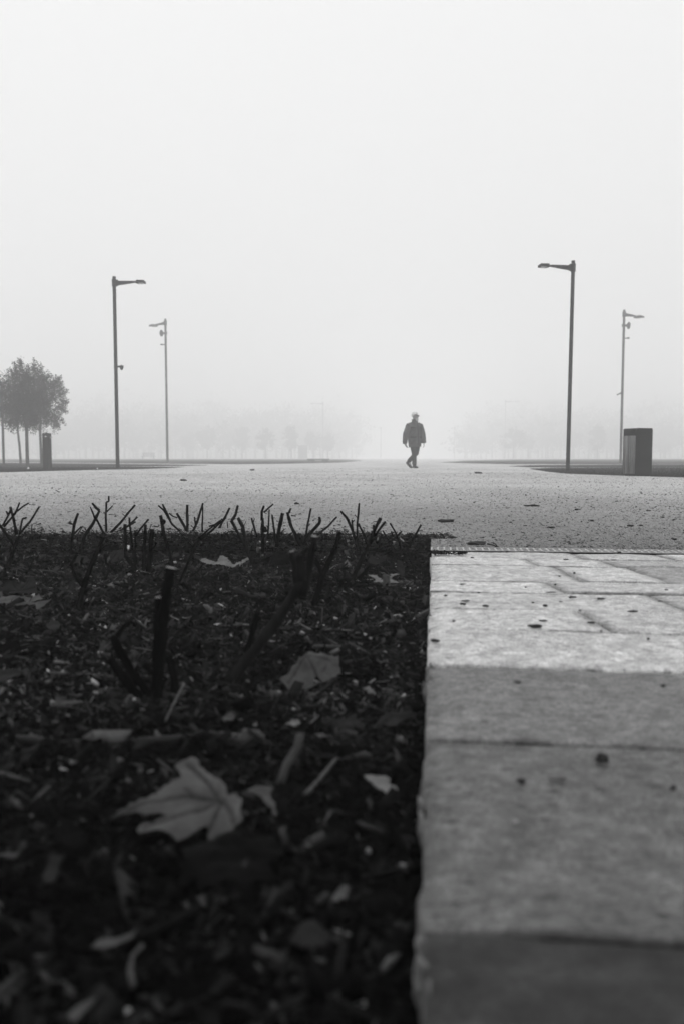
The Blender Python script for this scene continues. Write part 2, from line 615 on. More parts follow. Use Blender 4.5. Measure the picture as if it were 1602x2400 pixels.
# coarse bark pieces
n = 950
y = .28 + 2.6 * RNG.random(n) ** 1.3
lim = 0.30 + 0.50 * y
ex = E1.x + (y - E1.y) * (EU.x / EU.y)
x = -lim + (ex - .02 + lim) * RNG.random(n)
L = RNG.lognormal(math.log(.024), .45, n).clip(.01, .06)
W = L * RNG.uniform(.15, .6, n)
T = RNG.uniform(.0015, .006, n)
tag(chips('bark_pieces', x, y, soil_z(x, y) + .003 + .008 * RNG.random(n), L, W, T, RNG.uniform(0, 6.283, n), RNG.normal(0, .35, n), RNG.normal(0, .5, n), RNG.lognormal(math.log(.011), .85, n).clip(.001, .07), M['chip']),
    'coarse torn bark pieces lying in the mulch', 'bark', kind='stuff')

# pale fibres and straws, thickest towards the far side of the bed
n = 5200
y = 1.1 + (BED_Y + .08 - 1.1) * RNG.random(n) ** .8
lim = 0.30 + 0.50 * y
ex = E1.x + (y - E1.y) * (EU.x / EU.y)
x = -lim + (ex - .006 + lim) * RNG.random(n)
L = RNG.lognormal(math.log(.020), .55, n).clip(.006, .09)
W = RNG.uniform(.0012, .0034, n)
sh = RNG.lognormal(math.log(.03), .9, n).clip(.006, .35)
tag(chips('dry_straw', x, y, soil_z(x, y) + RNG.uniform(.001, .012, n), L, W, W * .6, RNG.uniform(0, 6.283, n), RNG.normal(0, .22, n), RNG.normal(0, .6, n), sh, M['chip']),
    'fine dry straw and fibres strewn over the soil', 'straw', kind='stuff')

# loose prunings sticking up out of the far half of the bed
n = 1500
y = 1.6 + (BED_Y + .12 - 1.6) * RNG.random(n) ** .55
lim = 0.30 + 0.50 * y
ex = E1.x + (y - E1.y) * (EU.x / EU.y)
x = -lim + (ex - .03 + lim) * RNG.random(n)
L = RNG.lognormal(math.log(.034), .5, n).clip(.012, .10)
W = RNG.uniform(.0014, .0036, n)
pit_ = np.abs(RNG.normal(0, .45, n))
tag(chips('prunings', x, y, soil_z(x, y) + np.sin(pit_) * L * .42, L, W, W, RNG.uniform(0, 6.283, n), pit_, RNG.normal(0, .6, n), RNG.lognormal(math.log(.005), .8, n).clip(.001, .06), M['chip']),
    'small dark prunings and root ends poking out of the soil', 'prunings', kind='stuff')

# crumbs of soil: small lumps
OCT_F = np.array([[0, 2, 4], [2, 1, 4], [1, 3, 4], [3, 0, 4], [2, 0, 5], [1, 2, 5], [3, 1, 5], [0, 3, 5]])


def lumps(name, x, y, z, r, flat, shade, mat):
    n = len(x)
    D = np.array([[1, 0, 0], [-1, 0, 0], [0, 1, 0], [0, -1, 0], [0, 0, 1], [0, 0, -1]], float)
    a = RNG.uniform(0, 6.283, n)
    k = RNG.uniform(.6, 1.4, (n, 6))
    P = D[None] * (r[:, None] * k)[:, :, None]
    P[:, :, 2] *= flat[:, None]
    P[:, :, 0] += RNG.normal(0, .25, (n, 6)) * r[:, None]
    X = P[:, :, 0] * np.cos(a)[:, None] - P[:, :, 1] * np.sin(a)[:, None]
    Y = P[:, :, 0] * np.sin(a)[:, None] + P[:, :, 1] * np.cos(a)[:, None]
    V = np.stack([X + x[:, None], Y + y[:, None], P[:, :, 2] + z[:, None]], 2).reshape(-1, 3)
    F = (OCT_F[None] + (np.arange(n) * 6)[:, None, None]).reshape(-1, 3)
    return np_mesh(name, V, F, mat, shade=np.repeat(shade, 6), smooth=False)


n = 26000
y = 0.22 + (BED_Y + .05 - 0.22) * RNG.random(n) ** 1.3
lim = 0.30 + 0.50 * y
ex = E1.x + (y - E1.y) * (EU.x / EU.y)
x = -lim + (ex - .004 + lim) * RNG.random(n)
r_ = RNG.lognormal(math.log(.0045), .5, n).clip(.0015, .016)
tag(lumps('soil_crumbs', x, y, soil_z(x, y) + r_ * .3, r_, RNG.uniform(.5, .9, n), RNG.lognormal(math.log(.0028), .5, n).clip(0, .02), M['chip']),
    'crumbly black soil between the cut roses', 'soil', kind='stuff')

# ---------------------------------------------------------------- gravel on the plaza
n = 210000
y = FAR.y + .02 + 14.0 * RNG.random(n) ** 1.7
x = RNG.uniform(-1, 1, n) * (1.9 + .55 * y)
ok = ((x - edge_x(0)) - (y * EU.x / EU.y) < 0) & (y < BED_Y - .02)
right = (x > E1.x + (y - E1.y) * EU.x / EU.y) & (((x - FAR.x) * EU.x + (y - FAR.y) * EU.y) < .012)
keep = ~(ok | right)
x, y = x[keep], y[keep]; n = len(x)
r_ = RNG.lognormal(math.log(.0021), .45, n).clip(.0008, .007) * (1 + .03 * y)
sh = RNG.uniform(.28, .56, n); sh = np.where(RNG.random(n) < .05, RNG.uniform(.08, .2, n), sh)
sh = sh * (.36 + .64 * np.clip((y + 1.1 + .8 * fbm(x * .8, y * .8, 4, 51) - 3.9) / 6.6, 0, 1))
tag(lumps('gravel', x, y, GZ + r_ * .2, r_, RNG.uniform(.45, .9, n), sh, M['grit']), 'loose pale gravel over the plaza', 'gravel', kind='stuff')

n = 46000
y = FAR.y + .02 + 22.0 * RNG.random(n) ** 1.55
x = RNG.uniform(-1, 1, n) * (1.9 + .55 * y)
keep = (y > BED_Y - .03) | ((x > E1.x + (y - E1.y) * EU.x / EU.y) & (((x - FAR.x) * EU.x + (y - FAR.y) * EU.y) > .012))
dens = fbm(x * .45, y * .35, 3, 31) + .5 * fbm(x * 2, y * 2, 2, 8)
keep &= RNG.random(n) < np.clip(.55 + .7 * dens, .1, 1)
near_bed = np.exp(-np.maximum(y - BED_Y, 0) / .35)
x, y, near_bed = x[keep], y[keep], near_bed[keep]; n = len(x)
L = RNG.lognormal(math.log(.0058), .5, n).clip(.002, .018) * (1 + .02 * y)
L = np.where(RNG.random(n) < .012, L * 2.0, L)
W = L * RNG.uniform(.2, .7, n)
T = L * RNG.uniform(.08, .3, n)
sh = RNG.lognormal(math.log(.05), .8, n).clip(.008, .25)
tag(chips('leaf_litter', x, y, GZ + T * .4 + .001, L, W, T, RNG.uniform(0, 6.283, n), RNG.normal(0, .2, n), RNG.normal(0, .35, n), sh, M['chip']),
    'dark crumbs of leaf and bark strewn over the gravel', 'leaf litter', kind='stuff')

# spill of dirt where the bed meets the gravel and the drain
n = 8000
xx = RNG.uniform(-2.3, edge_x(BED_Y) + .10, n); yy = BED_Y + np.abs(RNG.normal(0, .16, n)) * (1 + .9 * fbm(xx * 4, xx * 0, 3, 61)) - .04
L = RNG.lognormal(math.log(.007), .5, n).clip(.002, .03)
tag(chips('dirt', xx, yy, GZ + .001 + .003 * RNG.random(n), L, L * RNG.uniform(.15, .5, n), L * .2, RNG.uniform(0, 6.283, n), RNG.normal(0, .3, n), RNG.normal(0, .5, n),
    RNG.lognormal(math.log(.016), .9, n).clip(0, .25), M['chip']), 'dirt spilled from the bed onto the gravel', 'dirt', kind='stuff')

# ---------------------------------------------------------------- stone paving
DRAIN_NEAR = on_z(1010, 1290.0, 0)


def along(p):
    """distance along the paving edge"""
    return (p - E1).dot(EU)


rows_px = [2168, 1728, 1557, 1470, 1421, 1383, 1356, 1322, 1305, 1291]
bounds = [along(on_z(1003 if y < 2000 else 985, y, 0)) for y in rows_px]
b0 = bounds[0]
bounds = [b0 - .95, b0 - .62, b0 - .30] + bounds
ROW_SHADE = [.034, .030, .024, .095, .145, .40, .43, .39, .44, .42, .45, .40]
SKEW = math.atan((750 - CX) / FPX) - math.atan2(EU.x, EU.y)
CUTS = {3: [1.9], 4: [1.6], 5: [1.7], 6: [.345, 1.25], 7: [.55, 1.4], 8: [.33, 1.0, 1.7], 9: [.41, .62, 1.5], 10: [.33, 0.56, 1.2], 11: [.5, .78, 1.6], 2: [.9], 1: [.5], 0: [.8]}
PV, PF, PS = [], [], []
pc = 0
rr = random.Random(5)
for i in range(len(bounds) - 1):
    s0, s1 = bounds[i], bounds[i + 1]
    cuts = sorted(CUTS.get(i, []) + [2.5 + .2 * (i % 3), 3.3 + .15 * (i % 4), 4.2])
    cuts = [.002 if i <= 2 else rr.uniform(-.004, .003)] + cuts + [5.0]
    for j in range(len(cuts) - 1):
        u0, u1 = cuts[j], cuts[j + 1]
        nx, ny = max(2, int((u1 - u0) / .03)), max(2, int((s1 - s0) / .02))
        g0 = rr.uniform(.0016, .0040)
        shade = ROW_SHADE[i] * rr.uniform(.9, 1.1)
        if i == 9 and j == 2: shade *= .62
        if i == 11 and j >= 2: shade *= 1.12
        if i == 10 and j == 2: shade *= .72
        dz = rr.uniform(-.003, .001); tx, ty = rr.uniform(-.003, .003), rr.uniform(-.006, .004)
        e_ = np.array([.0, .005, .011, .018]) / (s1 - s0)
        S = np.unique(np.concatenate([e_, np.linspace(.018 / (s1 - s0), 1 - .018 / (s1 - s0), ny - 1), 1 - e_]))
        ny = len(S) - 1
        U = np.linspace(0, 1, nx + 1)
        UU, SS = np.meshgrid(U, S)
        du = UU * (u1 - u0 - 2 * g0) + g0 + u0; ds = SS * (s1 - s0 - 2 * g0) + g0 + s0
        sk = math.tan(SKEW) * ((ds - s0))
        if j == 0: skl = sk * UU
        else: skl = sk
        wob = .004 * fbm(du * 9 + i * 7, ds * 9, 3, 40 + i)
        edge_d = np.minimum(np.minimum(UU, 1 - UU) * (u1 - u0), np.minimum(SS, 1 - SS) * (s1 - s0))
        rag_u = np.where(UU < .001, .006 * fbm(ds * 34, ds * 0 + i * 3 + j, 4, 77) - .001, 0) if j == 0 else 0
        rag_s = np.where((SS < .001) | (SS > .999), .003 * fbm(du * 30, ds * 0 + i * 5, 3, 71), 0)
        top = dz + tx * (UU - .5) + ty * (SS - .5) + wob * .5 - .0026 * np.clip(1 - edge_d / .006, 0, 1)
        D = E1.x + (du + skl + rag_u) * EV.x + (ds + rag_s) * EU.x, E1.y + (du + skl + rag_u) * EV.y + (ds + rag_s) * EU.y
        V = np.stack([D[0].ravel(), D[1].ravel(), top.ravel()], 1)
        n0 = len(V)
        idx = np.arange(n0).reshape(ny + 1, nx + 1)
        F = [np.stack([idx[:-1, :-1].ravel(), idx[:-1, 1:].ravel(), idx[1:, 1:].ravel(), idx[1:, :-1].ravel()], 1)]
        ring = np.concatenate([idx[0, :], idx[1:, -1], idx[-1, -2::-1], idx[-2:0:-1, 0]])
        Vb = V[ring].copy(); Vb[:, 2] = -.11
        rb = np.arange(len(ring)) + n0
        nxt = np.roll(np.arange(len(ring)), -1)
        F.append(np.stack([ring, rb, rb[nxt], ring[nxt]], 1)[:, ::1])
        V = np.concatenate([V, Vb])
        PV.append(V); PF.append(np.concatenate(F) + pc); pc += len(V)
        # shadow of the worn slab edges, painted dark along the joints in broken runs
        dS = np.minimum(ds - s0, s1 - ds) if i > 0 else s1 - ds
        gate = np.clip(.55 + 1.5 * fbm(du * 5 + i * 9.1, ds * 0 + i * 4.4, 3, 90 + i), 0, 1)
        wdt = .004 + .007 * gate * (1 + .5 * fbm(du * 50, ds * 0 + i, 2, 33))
        dirt = np.clip(1.25 - dS / wdt, 0, 1) * gate  # strength of the edge shadow put into the slab colour
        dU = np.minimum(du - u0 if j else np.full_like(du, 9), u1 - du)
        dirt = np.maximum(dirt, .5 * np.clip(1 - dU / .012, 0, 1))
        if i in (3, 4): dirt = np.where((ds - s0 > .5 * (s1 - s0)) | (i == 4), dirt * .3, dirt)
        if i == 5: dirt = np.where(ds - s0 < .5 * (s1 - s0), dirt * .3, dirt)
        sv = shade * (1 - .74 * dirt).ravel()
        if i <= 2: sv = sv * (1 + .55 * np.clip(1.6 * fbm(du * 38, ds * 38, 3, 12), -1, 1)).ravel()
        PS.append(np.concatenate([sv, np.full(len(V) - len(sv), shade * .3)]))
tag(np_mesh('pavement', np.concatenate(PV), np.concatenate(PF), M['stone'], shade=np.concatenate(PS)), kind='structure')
# bedding under the joints
pa = E1 + EU * (bounds[0]) + EV * .012; pb = E1 + EU * bounds[-1] + EV * .012
poly_prism('pavement_bed', [pa, pa + EV * 5, pb + EV * 5, pb], -.022, .08, plain('joint_sand', .012, .9, .1, .4, 40))

# mortar oozing out along the paving edge
bm = bmesh.new()
for px, py, w, hh in ((1000, 1572, 12, 16), (990, 1614, 10, 11), (996, 1600, 9, 20), (984, 1850, 13, 16), (978, 1885, 12, 20), (974, 1925, 10, 26), (972, 2235, 16, 50), (966, 2285, 18, 36), (976, 2340, 12, 70), (1000, 1450, 6, 10)):
    p = on_z(px, py, -.012)
    k = p.y / FPX
    ball(bm, (p.x + .006, p.y, p.z - .006), (w * k, hh * k * 1.3, .014), 3, .9, px * .37)
sh = M['mortar'] = plain('mortar', .11, .85, .25, .35, 60, bump=.5)
tag(from_bm('pavement_mortar', bm, sh, smooth=True), kind='structure')

# ---------------------------------------------------------------- drain channel
dr = empty('drain_channel', DRAIN_NEAR)
tag(dr, 'narrow metal slot drain between the pale paving and the gravel', 'drain')
dw = along(FAR) - along(DRAIN_NEAR)
o0 = DRAIN_NEAR
bm = bmesh.new()
LEN = 5.0
ang = math.atan2(EV.y, EV.x)
RM = Matrix.Rotation(ang, 4, 'Z')
npitch = int(LEN / .0225)
bmg = bmesh.new()
for i in range(npitch):
    box(bmg, (i * .0225, dw * .5, .0006), (.0055, dw * .94, .0024), RM)
for fy, ww in ((.04, .005), (.5, .006), (.96, .006)):
    box(bmg, (LEN / 2, dw * fy, .0012), (LEN, ww, .0028), RM)
g = from_bm('grate', bmg, M['grate'], dr)
bmc = bmesh.new()
box(bmc, (LEN / 2, dw * .5, -.10), (LEN, dw * .9, .012), RM)
box(bmc, (LEN / 2, -.004, -.06), (LEN, .006, .09), RM)
box(bmc, (LEN / 2, dw + .004, -.06), (LEN, .006, .094), RM)
from_bm('channel', bmc, M['channel'], dr)

# ---------------------------------------------------------------- roses cut back to stumps
def stem_mesh(bm, pts, r0, r1=None, seg=8, wob=.12, key=0.0):
    """a woody stem through pts with nodes, knots and taper; flat cut end"""
    r1 = r1 if r1 is not None else r0 * .85
    P = []
    for a, b in zip(pts, pts[1:]):
        k = max(2, int((b - a).length / .012))
        for i in range(k):
            P.append(a.lerp(b, i / k))
    P.append(pts[-1])
    out, rad = [], []
    n = len(P)
    for i, p in enumerate(P):
        t = i / max(1, n - 1)
        r = r0 + (r1 - r0) * t
        q = noise.noise_vector(p * 28 + Vector((key, 0, 0))) * r * .35
        kn = noise.noise(p * 55 + Vector((0, key, 0)))
        rad.append(r * (1 + .28 * max(0, kn) + wob * noise.noise(p * 130)))
        out.append(p + (q if 0 < i < n - 1 else Vector()))
    rings = tube(bm, out, rad, seg)
    # short snags where side shoots were cut
    if n > 6:
        for i in range(3, n - 3, 3):
            if random.random() < .30:
                d = (Vector((random.uniform(-1, 1), random.uniform(-.6, .6), random.uniform(.1, .9)))).normalized()
                ln = random.uniform(1.5, 5.0) * rad[i]
                q = out[i]
                tube(bm, [q, q + d * ln * .6, q + d * ln + Vector((0, 0, ln * .12))], [rad[i] * .55, rad[i] * .42, rad[i] * .36], 6)
    # thorns
    for i in range(2, n - 2):
        if random.random() < .22 and r0 < .009:
            d = Vector((random.uniform(-1, 1), random.uniform(-1, 1), random.uniform(-.2, .8))).normalized()
            q = out[i] + d * rad[i] * .8
            tube(bm, [q, q + d * random.uniform(.003, .007)], [.0016, .0004], 4)
    return out[-1], (out[-1] - out[-3 if n > 2 else 0]).normalized(), rad[-1]


def cut_disc(bm, p, d, r):
    tube(bm, [p - d * .0004, p + d * .0012], [r * .93, r * .9], 10)


CR6 = (3.0154, 0, 1120)
CR7 = (2.9037, 500, 1120)
CRN = (5.4643, 240, 1270)
CRM = (4.6118, 500, 1200)


def rose(label, crop, base, stems, mat='stem', lean=.10, cuts=()):
    s, ox, oy = crop
    bp = on_soil(ox + base[0] / s, oy + base[1] / s)
    Y = bp.y
    root = empty('rose_bush', bp)
    tag(root, label, 'rose bush', 'rose bushes cut back hard in the soil bed')
    rg = random.Random(base[0] * 7 + base[1])
    # crown of old wood at the soil
    bm = bmesh.new()
    k0 = max(r for r, _ in stems) / s * Y / FPX
    ball(bm, (0, 0, .0), (k0 * 1.9, k0 * 1.9, k0 * 1.6), 3, .8, base[0])
    from_bm('root_crown', bm, M[mat], root, True)
    for si, (r, pts) in enumerate(stems):
        bm = bmesh.new()
        dy0 = rg.uniform(-.02, .02)
        dyt = rg.uniform(-lean, lean)
        W = []
        for (cx, cy) in pts:
            px, py = ox + cx / s, oy + cy / s
            p = at_y(px, py, Y)
            hgt = max(0, p.z - bp.z)
            W.append(at_y(px, py, Y + dyt * hgt / .15 * .5 + dy0 * min(1, hgt / .05)) - bp)
        if len(W) < 2: continue
        # order: low end first
        if W[0].z > W[-1].z: W.reverse()
        if (W[0].z) > .01 and si == 0:
            pass
        rm = r / s * Y / FPX
        e, d, re = stem_mesh(bm, W, rm * 1.3, rm * 1.02, 9, .24, si * 3.3 + base[0])
        st = from_bm('stem', bm, M[mat], root, True)
        if si in cuts:
            bmc = bmesh.new()
            cut_disc(bmc, e, d, re)
            c = from_bm('cut_end', bmc, M['cut'], st)
    return root


rose('pruned rose with forked upright canes at the outer edge of the bed, one leaning outwards', CR6, (45, 660), [
    (12, [(40, 650), (75, 570), (105, 480), (145, 410)]), (9, [(120, 400), (100, 300), (75, 205)]), (8, [(105, 480), (60, 420), (0, 330), (-40, 290)]),
    (6, [(20, 340), (70, 245), (80, 215)]), (5, [(60, 265), (45, 235)]), (6, [(30, 345), (110, 250), (140, 175)]), (5, [(115, 240), (160, 205), (205, 178)]),
    (6, [(140, 400), (160, 290), (190, 280)]), (6, [(140, 395), (215, 310), (280, 202)])], lean=.08)
rose('short pruned rose with one thick cane and two small side shoots', CR6, (492, 545), [
    (9, [(495, 540), (515, 420), (525, 330), (553, 252)]), (4, [(525, 335), (490, 310)]), (5, [(522, 400), (575, 345)])])
rose('crooked pruned rose whose cane bends to a swollen knob', CR6, (560, 540), [
    (9, [(560, 535), (600, 410), (660, 320), (705, 232)]), (7, [(705, 232), (680, 212), (653, 178)]), (5, [(672, 285), (655, 240), (640, 205)]), (7, [(672, 270), (700, 325), (735, 395)]), (4, [(620, 390), (600, 352)])], cuts=(1,))
rose('pruned rose with the tallest thin cane and two long canes slanting away beside it', CR6, (755, 445), [
    (18, [(755, 440), (752, 385)]), (6, [(752, 400), (750, 240), (753, 172)]), (5, [(753, 172), (770, 165), (770, 128)]), (4, [(755, 240), (797, 197)]), (4, [(748, 250), (734, 245)]),
    (7, [(765, 405), (850, 320), (900, 255), (955, 192)]), (5, [(780, 410), (870, 362), (960, 310)]), (6, [(900, 345), (935, 315), (972, 275)])], lean=.06)
rose('near forked rose stump with two dark blurred arms', CR6, (550, 945), [
    (17, [(550, 940), (575, 830), (595, 760)]), (14, [(590, 770), (650, 610), (700, 490), (730, 420)]), (9, [(590, 775), (530, 690), (505, 605), (540, 555)])], lean=.05)
rose('cluster of stubby upright canes sawn off flat', CR6, (985, 690), [
    (10, [(970, 690), (935, 620), (890, 555), (885, 325)]), (7, [(960, 650), (932, 450), (916, 280)]), (6, [(960, 600), (956, 370)]), (6, [(962, 410), (1000, 355), (1052, 292)]),
    (10, [(1010, 680), (1018, 600), (1030, 330)]), (14, [(1040, 690), (1060, 600), (1076, 357)]), (8, [(890, 715), (820, 660), (752, 600), (750, 545)])], cuts=(0, 5))
rose('single dark cane with a swollen bud just behind the tall stump', CR6, (1225, 660), [
    (11, [(1225, 650), (1190, 500), (1160, 400), (1135, 265)]), (13, [(1150, 320), (1166, 300)]), (9, [(1165, 410), (1140, 395)])])
rose('wide fan shaped rose with many bare canes spread from one crown', CR6, (1345, 440), [
    (17, [(1345, 440), (1340, 395)]), (6, [(1320, 420), (1220, 330), (1160, 230), (1120, 195)]), (6, [(1205, 300), (1150, 185)]), (8, [(1340, 405), (1290, 320), (1250, 250)]),
    (4, [(1255, 282), (1225, 272), (1195, 250)]), (8, [(1326, 400), (1325, 190)]), (7, [(1350, 410), (1400, 300), (1435, 178)]), (5, [(1430, 400), (1434, 200)]), (5, [(1385, 345), (1375, 275)])], lean=.06)
rose('low rose with canes leaning sideways beside the fan shaped one', CR6, (1275, 740), [
    (10, [(1275, 735), (1330, 600), (1400, 430)]), (6, [(1400, 435), (1470, 370), (1560, 300)]), (6, [(1420, 440), (1500, 370), (1600, 280)]), (6, [(1300, 730), (1400, 660), (1440, 600)])])
rose('rose with thin crossing twigs over a dark knot', CR7, (35, 400), [
    (13, [(35, 395), (30, 350)]), (7, [(30, 360), (80, 270), (112, 204)]), (5, [(25, 355), (0, 320), (-30, 330)]), (4, [(20, 330), (60, 278)]), (3, [(95, 300), (100, 340), (80, 375)]), (3, [(40, 375), (75, 400), (95, 440)])])
rose('pair of thick pale barked canes leaning together', CR7, (268, 600), [
    (10, [(268, 590), (220, 460), (150, 345), (122, 290)]), (8, [(125, 290), (150, 250), (168, 187)]), (11, [(245, 520), (215, 420), (200, 330), (168, 272)])], mat='stem_brown', cuts=(1,))
rose('bunch of straight upright canes with one thick stub in the middle of the row', CR7, (340, 560), [
    (10, [(338, 555), (335, 400), (335, 275)]), (7, [(330, 290), (332, 230), (345, 190)]), (5, [(345, 235), (375, 205), (408, 178)]), (6, [(300, 400), (290, 375), (260, 272)]), (3, [(270, 310), (282, 275)]),
    (5, [(370, 420), (375, 340), (381, 215)]), (6, [(425, 440), (415, 360), (400, 250)]), (11, [(430, 470), (450, 340), (472, 240)]), (4, [(430, 410), (485, 348)]), (14, [(350, 365), (345, 335)]), (3, [(260, 440), (258, 380), (270, 340)])], cuts=(7,))
rose('rose with a bent thick cane and a long thorny shoot reaching sideways', CR7, (612, 480), [
    (16, [(612, 475), (615, 410)]), (10, [(600, 470), (585, 450), (560, 390), (525, 320), (505, 235)]), (6, [(515, 240), (527, 206)]), (3, [(530, 256), (562, 259)]), (6, [(628, 400), (645, 300), (664, 208)]),
    (10, [(620, 430), (680, 355), (720, 310)]), (8, [(718, 318), (726, 290), (720, 265)]), (6, [(700, 395), (780, 330), (840, 265)]), (4, [(728, 362), (745, 415), (715, 440)]), (9, [(640, 470), (645, 480), (605, 395)])])
rose('rose with a tall straight cane and a zigzag cane near the paving', CR7, (1000, 505), [
    (8, [(992, 500), (970, 430), (940, 350), (905, 270), (865, 226)]), (6, [(975, 480), (978, 300), (990, 172)]), (7, [(1050, 470), (1020, 385), (985, 312)]), (5, [(948, 360), (945, 320), (940, 284)]), (3, [(945, 300), (960, 285)])])
rose('forked rose whose two canes meet in a V close to the paving', CR7, (942, 695), [
    (12, [(942, 690), (1000, 560), (1060, 445)]), (11, [(1060, 445), (1095, 350), (1135, 273)]), (8, [(1065, 450), (1120, 360), (1168, 297)]), (7, [(1095, 400), (1087, 320)]), (6, [(1100, 440), (1125, 430), (1147, 382)]), (11, [(985, 690), (1030, 640), (1065, 600)])])
rose('thin twiggy rose nearest the corner of the paving', CR7, (1295, 530), [
    (6, [(1285, 520), (1240, 375), (1200, 308)]), (5, [(1110, 482), (1210, 430), (1280, 364)]), (5, [(1260, 525), (1210, 460), (1150, 358)]), (4, [(1222, 400), (1208, 362)]), (7, [(1310, 515), (1350, 430), (1411, 318)])])
rose('tall thick rose stump sawn off to a bright round top', CRN, (735, 2050), [
    (60, [(690, 2040), (720, 1600), (770, 1100), (830, 640), (880, 335)]), (42, [(690, 1990), (690, 1500), (716, 715)]), (46, [(940, 1960), (920, 1750), (865, 1480)]), (50, [(520, 2040), (400, 1900), (230, 1690), (105, 1500)]),
    (46, [(600, 1960), (520, 1840), (380, 1660), (230, 1400), (140, 1210)]), (30, [(170, 1240), (240, 1140), (345, 1015)]), (50, [(720, 2010), (730, 1890)])], lean=.03, cuts=(0, 1, 6))
rose('leaning rose trunk that slants up towards the row and splits into three', CRM, (165, 1900), [
    (50, [(180, 1850), (400, 1550), (650, 1230), (850, 930), (955, 740)]), (38, [(955, 745), (930, 500), (960, 460)]), (26, [(960, 470), (1010, 385)]), (30, [(900, 760), (880, 600), (847, 430)]), (38, [(960, 900), (1040, 600), (1095, 265)])], lean=.03, mat='stem_brown', cuts=(3, 4))
rose('slim jointed cane standing between the leaning trunk and the paving', CRM, (1075, 1050), [
    (25, [(1080, 1020), (1170, 700), (1290, 450), (1318, 390)]), (22, [(1318, 390), (1345, 300), (1362, 215)]), (22, [(1180, 680), (1090, 500)])], lean=.03)
rose('short dark stub leaning beside the slanted trunk', CRM, (330, 1590), [(26, [(330, 1580), (400, 1400), (450, 1180), (480, 1080)])], lean=.02)

# ---------------------------------------------------------------- fallen leaves
def leaf(label, crop, outline, mat, tilt=12, curl=.5, z_lift=.004, veins=None, group='fallen leaves on the soil bed', roll=0, on_slab=None):
    """a traced leaf laid in the bed: outline falls on a plane of its own, then curls, and gets thickness"""
    s, ox, oy = crop
    P = [(ox + a / s, oy + b / s) for a, b in outline]
    bx, by = sum(p[0] for p in P) / len(P), max(p[1] for p in P)
    o = on_soil(bx, by, z_lift + .004) if on_slab is None else on_z(bx, by, on_slab + z_lift)
    n = Matrix.Rotation(math.radians(tilt), 3, 'X') @ (Matrix.Rotation(math.radians(roll), 3, 'Y') @ Vector((0, 0, 1)))
    C = Vector((0, 0, H))

    def hit(px, py):
        r = ray(px, py)
        t = (o - C).dot(n) / r.dot(n)
        return C + r * t
    W = [hit(*p) for p in P]
    ax = Vector((1, 0, 0)); ax = (ax - n * ax.dot(n)).normalized(); ay = n.cross(ax)
    q = [Vector(((w - o).dot(ax), (w - o).dot(ay))) for w in W]
    # ragged, denser outline
    Q = []
    for a, b in zip(q, q[1:] + q[:1]):
        k = max(1, int((b - a).length / .005))
        pr = Vector((-(b - a).y, (b - a).x))
        for i in range(k):
            w = a.lerp(b, i / k)
            if i: w = w + pr * (.22 * noise.noise(Vector((w.x * 160, w.y * 160, len(P)))))
            Q.append(w)
    nb = len(Q)
    x0, x1 = min(p.x for p in Q), max(p.x for p in Q); y0, y1 = min(p.y for p in Q), max(p.y for p in Q)
    step = max(.0026, max(x1 - x0, y1 - y0) / 52)
    pts = list(Q)
    xg = x0
    while xg < x1:
        yg = y0
        while yg < y1:
            w = Vector((xg + random.uniform(-.3, .3) * step, yg + random.uniform(-.3, .3) * step))
            ins = False; j = nb - 1; near = False
            for i in range(nb):
                a, b = Q[i], Q[j]
                if (a.y > w.y) != (b.y > w.y) and w.x < (b.x - a.x) * (w.y - a.y) / (b.y - a.y) + a.x: ins = not ins
                if (a - w).length < step * .5: near = True
                j = i
            if ins and not near: pts.append(w)
            yg += step
        xg += step
    res = geometry.delaunay_2d_cdt(pts, [(i, (i + 1) % nb) for i in range(nb)], [], 1, 1e-6)
    vco, faces = res[0], res[2]
    size = max(x1 - x0, y1 - y0)
    V = []; sh = []
    vq = []
    for vl in (veins or []):
        w = [hit(ox + a / s, oy + b / s) for a, b in vl]
        vq.append([Vector(((p - o).dot(ax), (p - o).dot(ay))) for p in w])
    for v in vco:
        k = size * .12 * curl
        d = k * noise.noise(Vector((v.x / size * 2.2 + tilt, v.y / size * 2.2, len(P) * .7))) + .3 * k * noise.noise(Vector((v.x / size * 6, v.y / size * 6, tilt)))
        shade = 1.0
        for vl in vq:
            for a, b in zip(vl, vl[1:]):
                ab = b - a
                t = max(0, min(1, (v - a).dot(ab) / max(ab.length_squared, 1e-12)))
                dd = (a + ab * t - v).length
                wv = size * .013
                if dd < wv * 2:
                    g = max(0, 1 - dd / (wv * 2)); shade = min(shade, 1 - .68 * g); d -= .004 * g * size / .15
        p = o + ax * v.x + ay * v.y + n * d
        V.append(p); sh.append(shade)
    ctr = sum(V, Vector()) / len(V)
    F = [tuple(f) for f in faces if len(f) == 3]
    ob = np_mesh('fallen_leaf', np.array([list(p - ctr) for p in V]), np.array(F), M[mat], shade=sh, smooth=True)
    ob.location = ctr
    md = ob.modifiers.new('thickness', 'SOLIDIFY'); md.thickness = .0005; md.offset = 0
    return tag(ob, label, 'leaf', group)


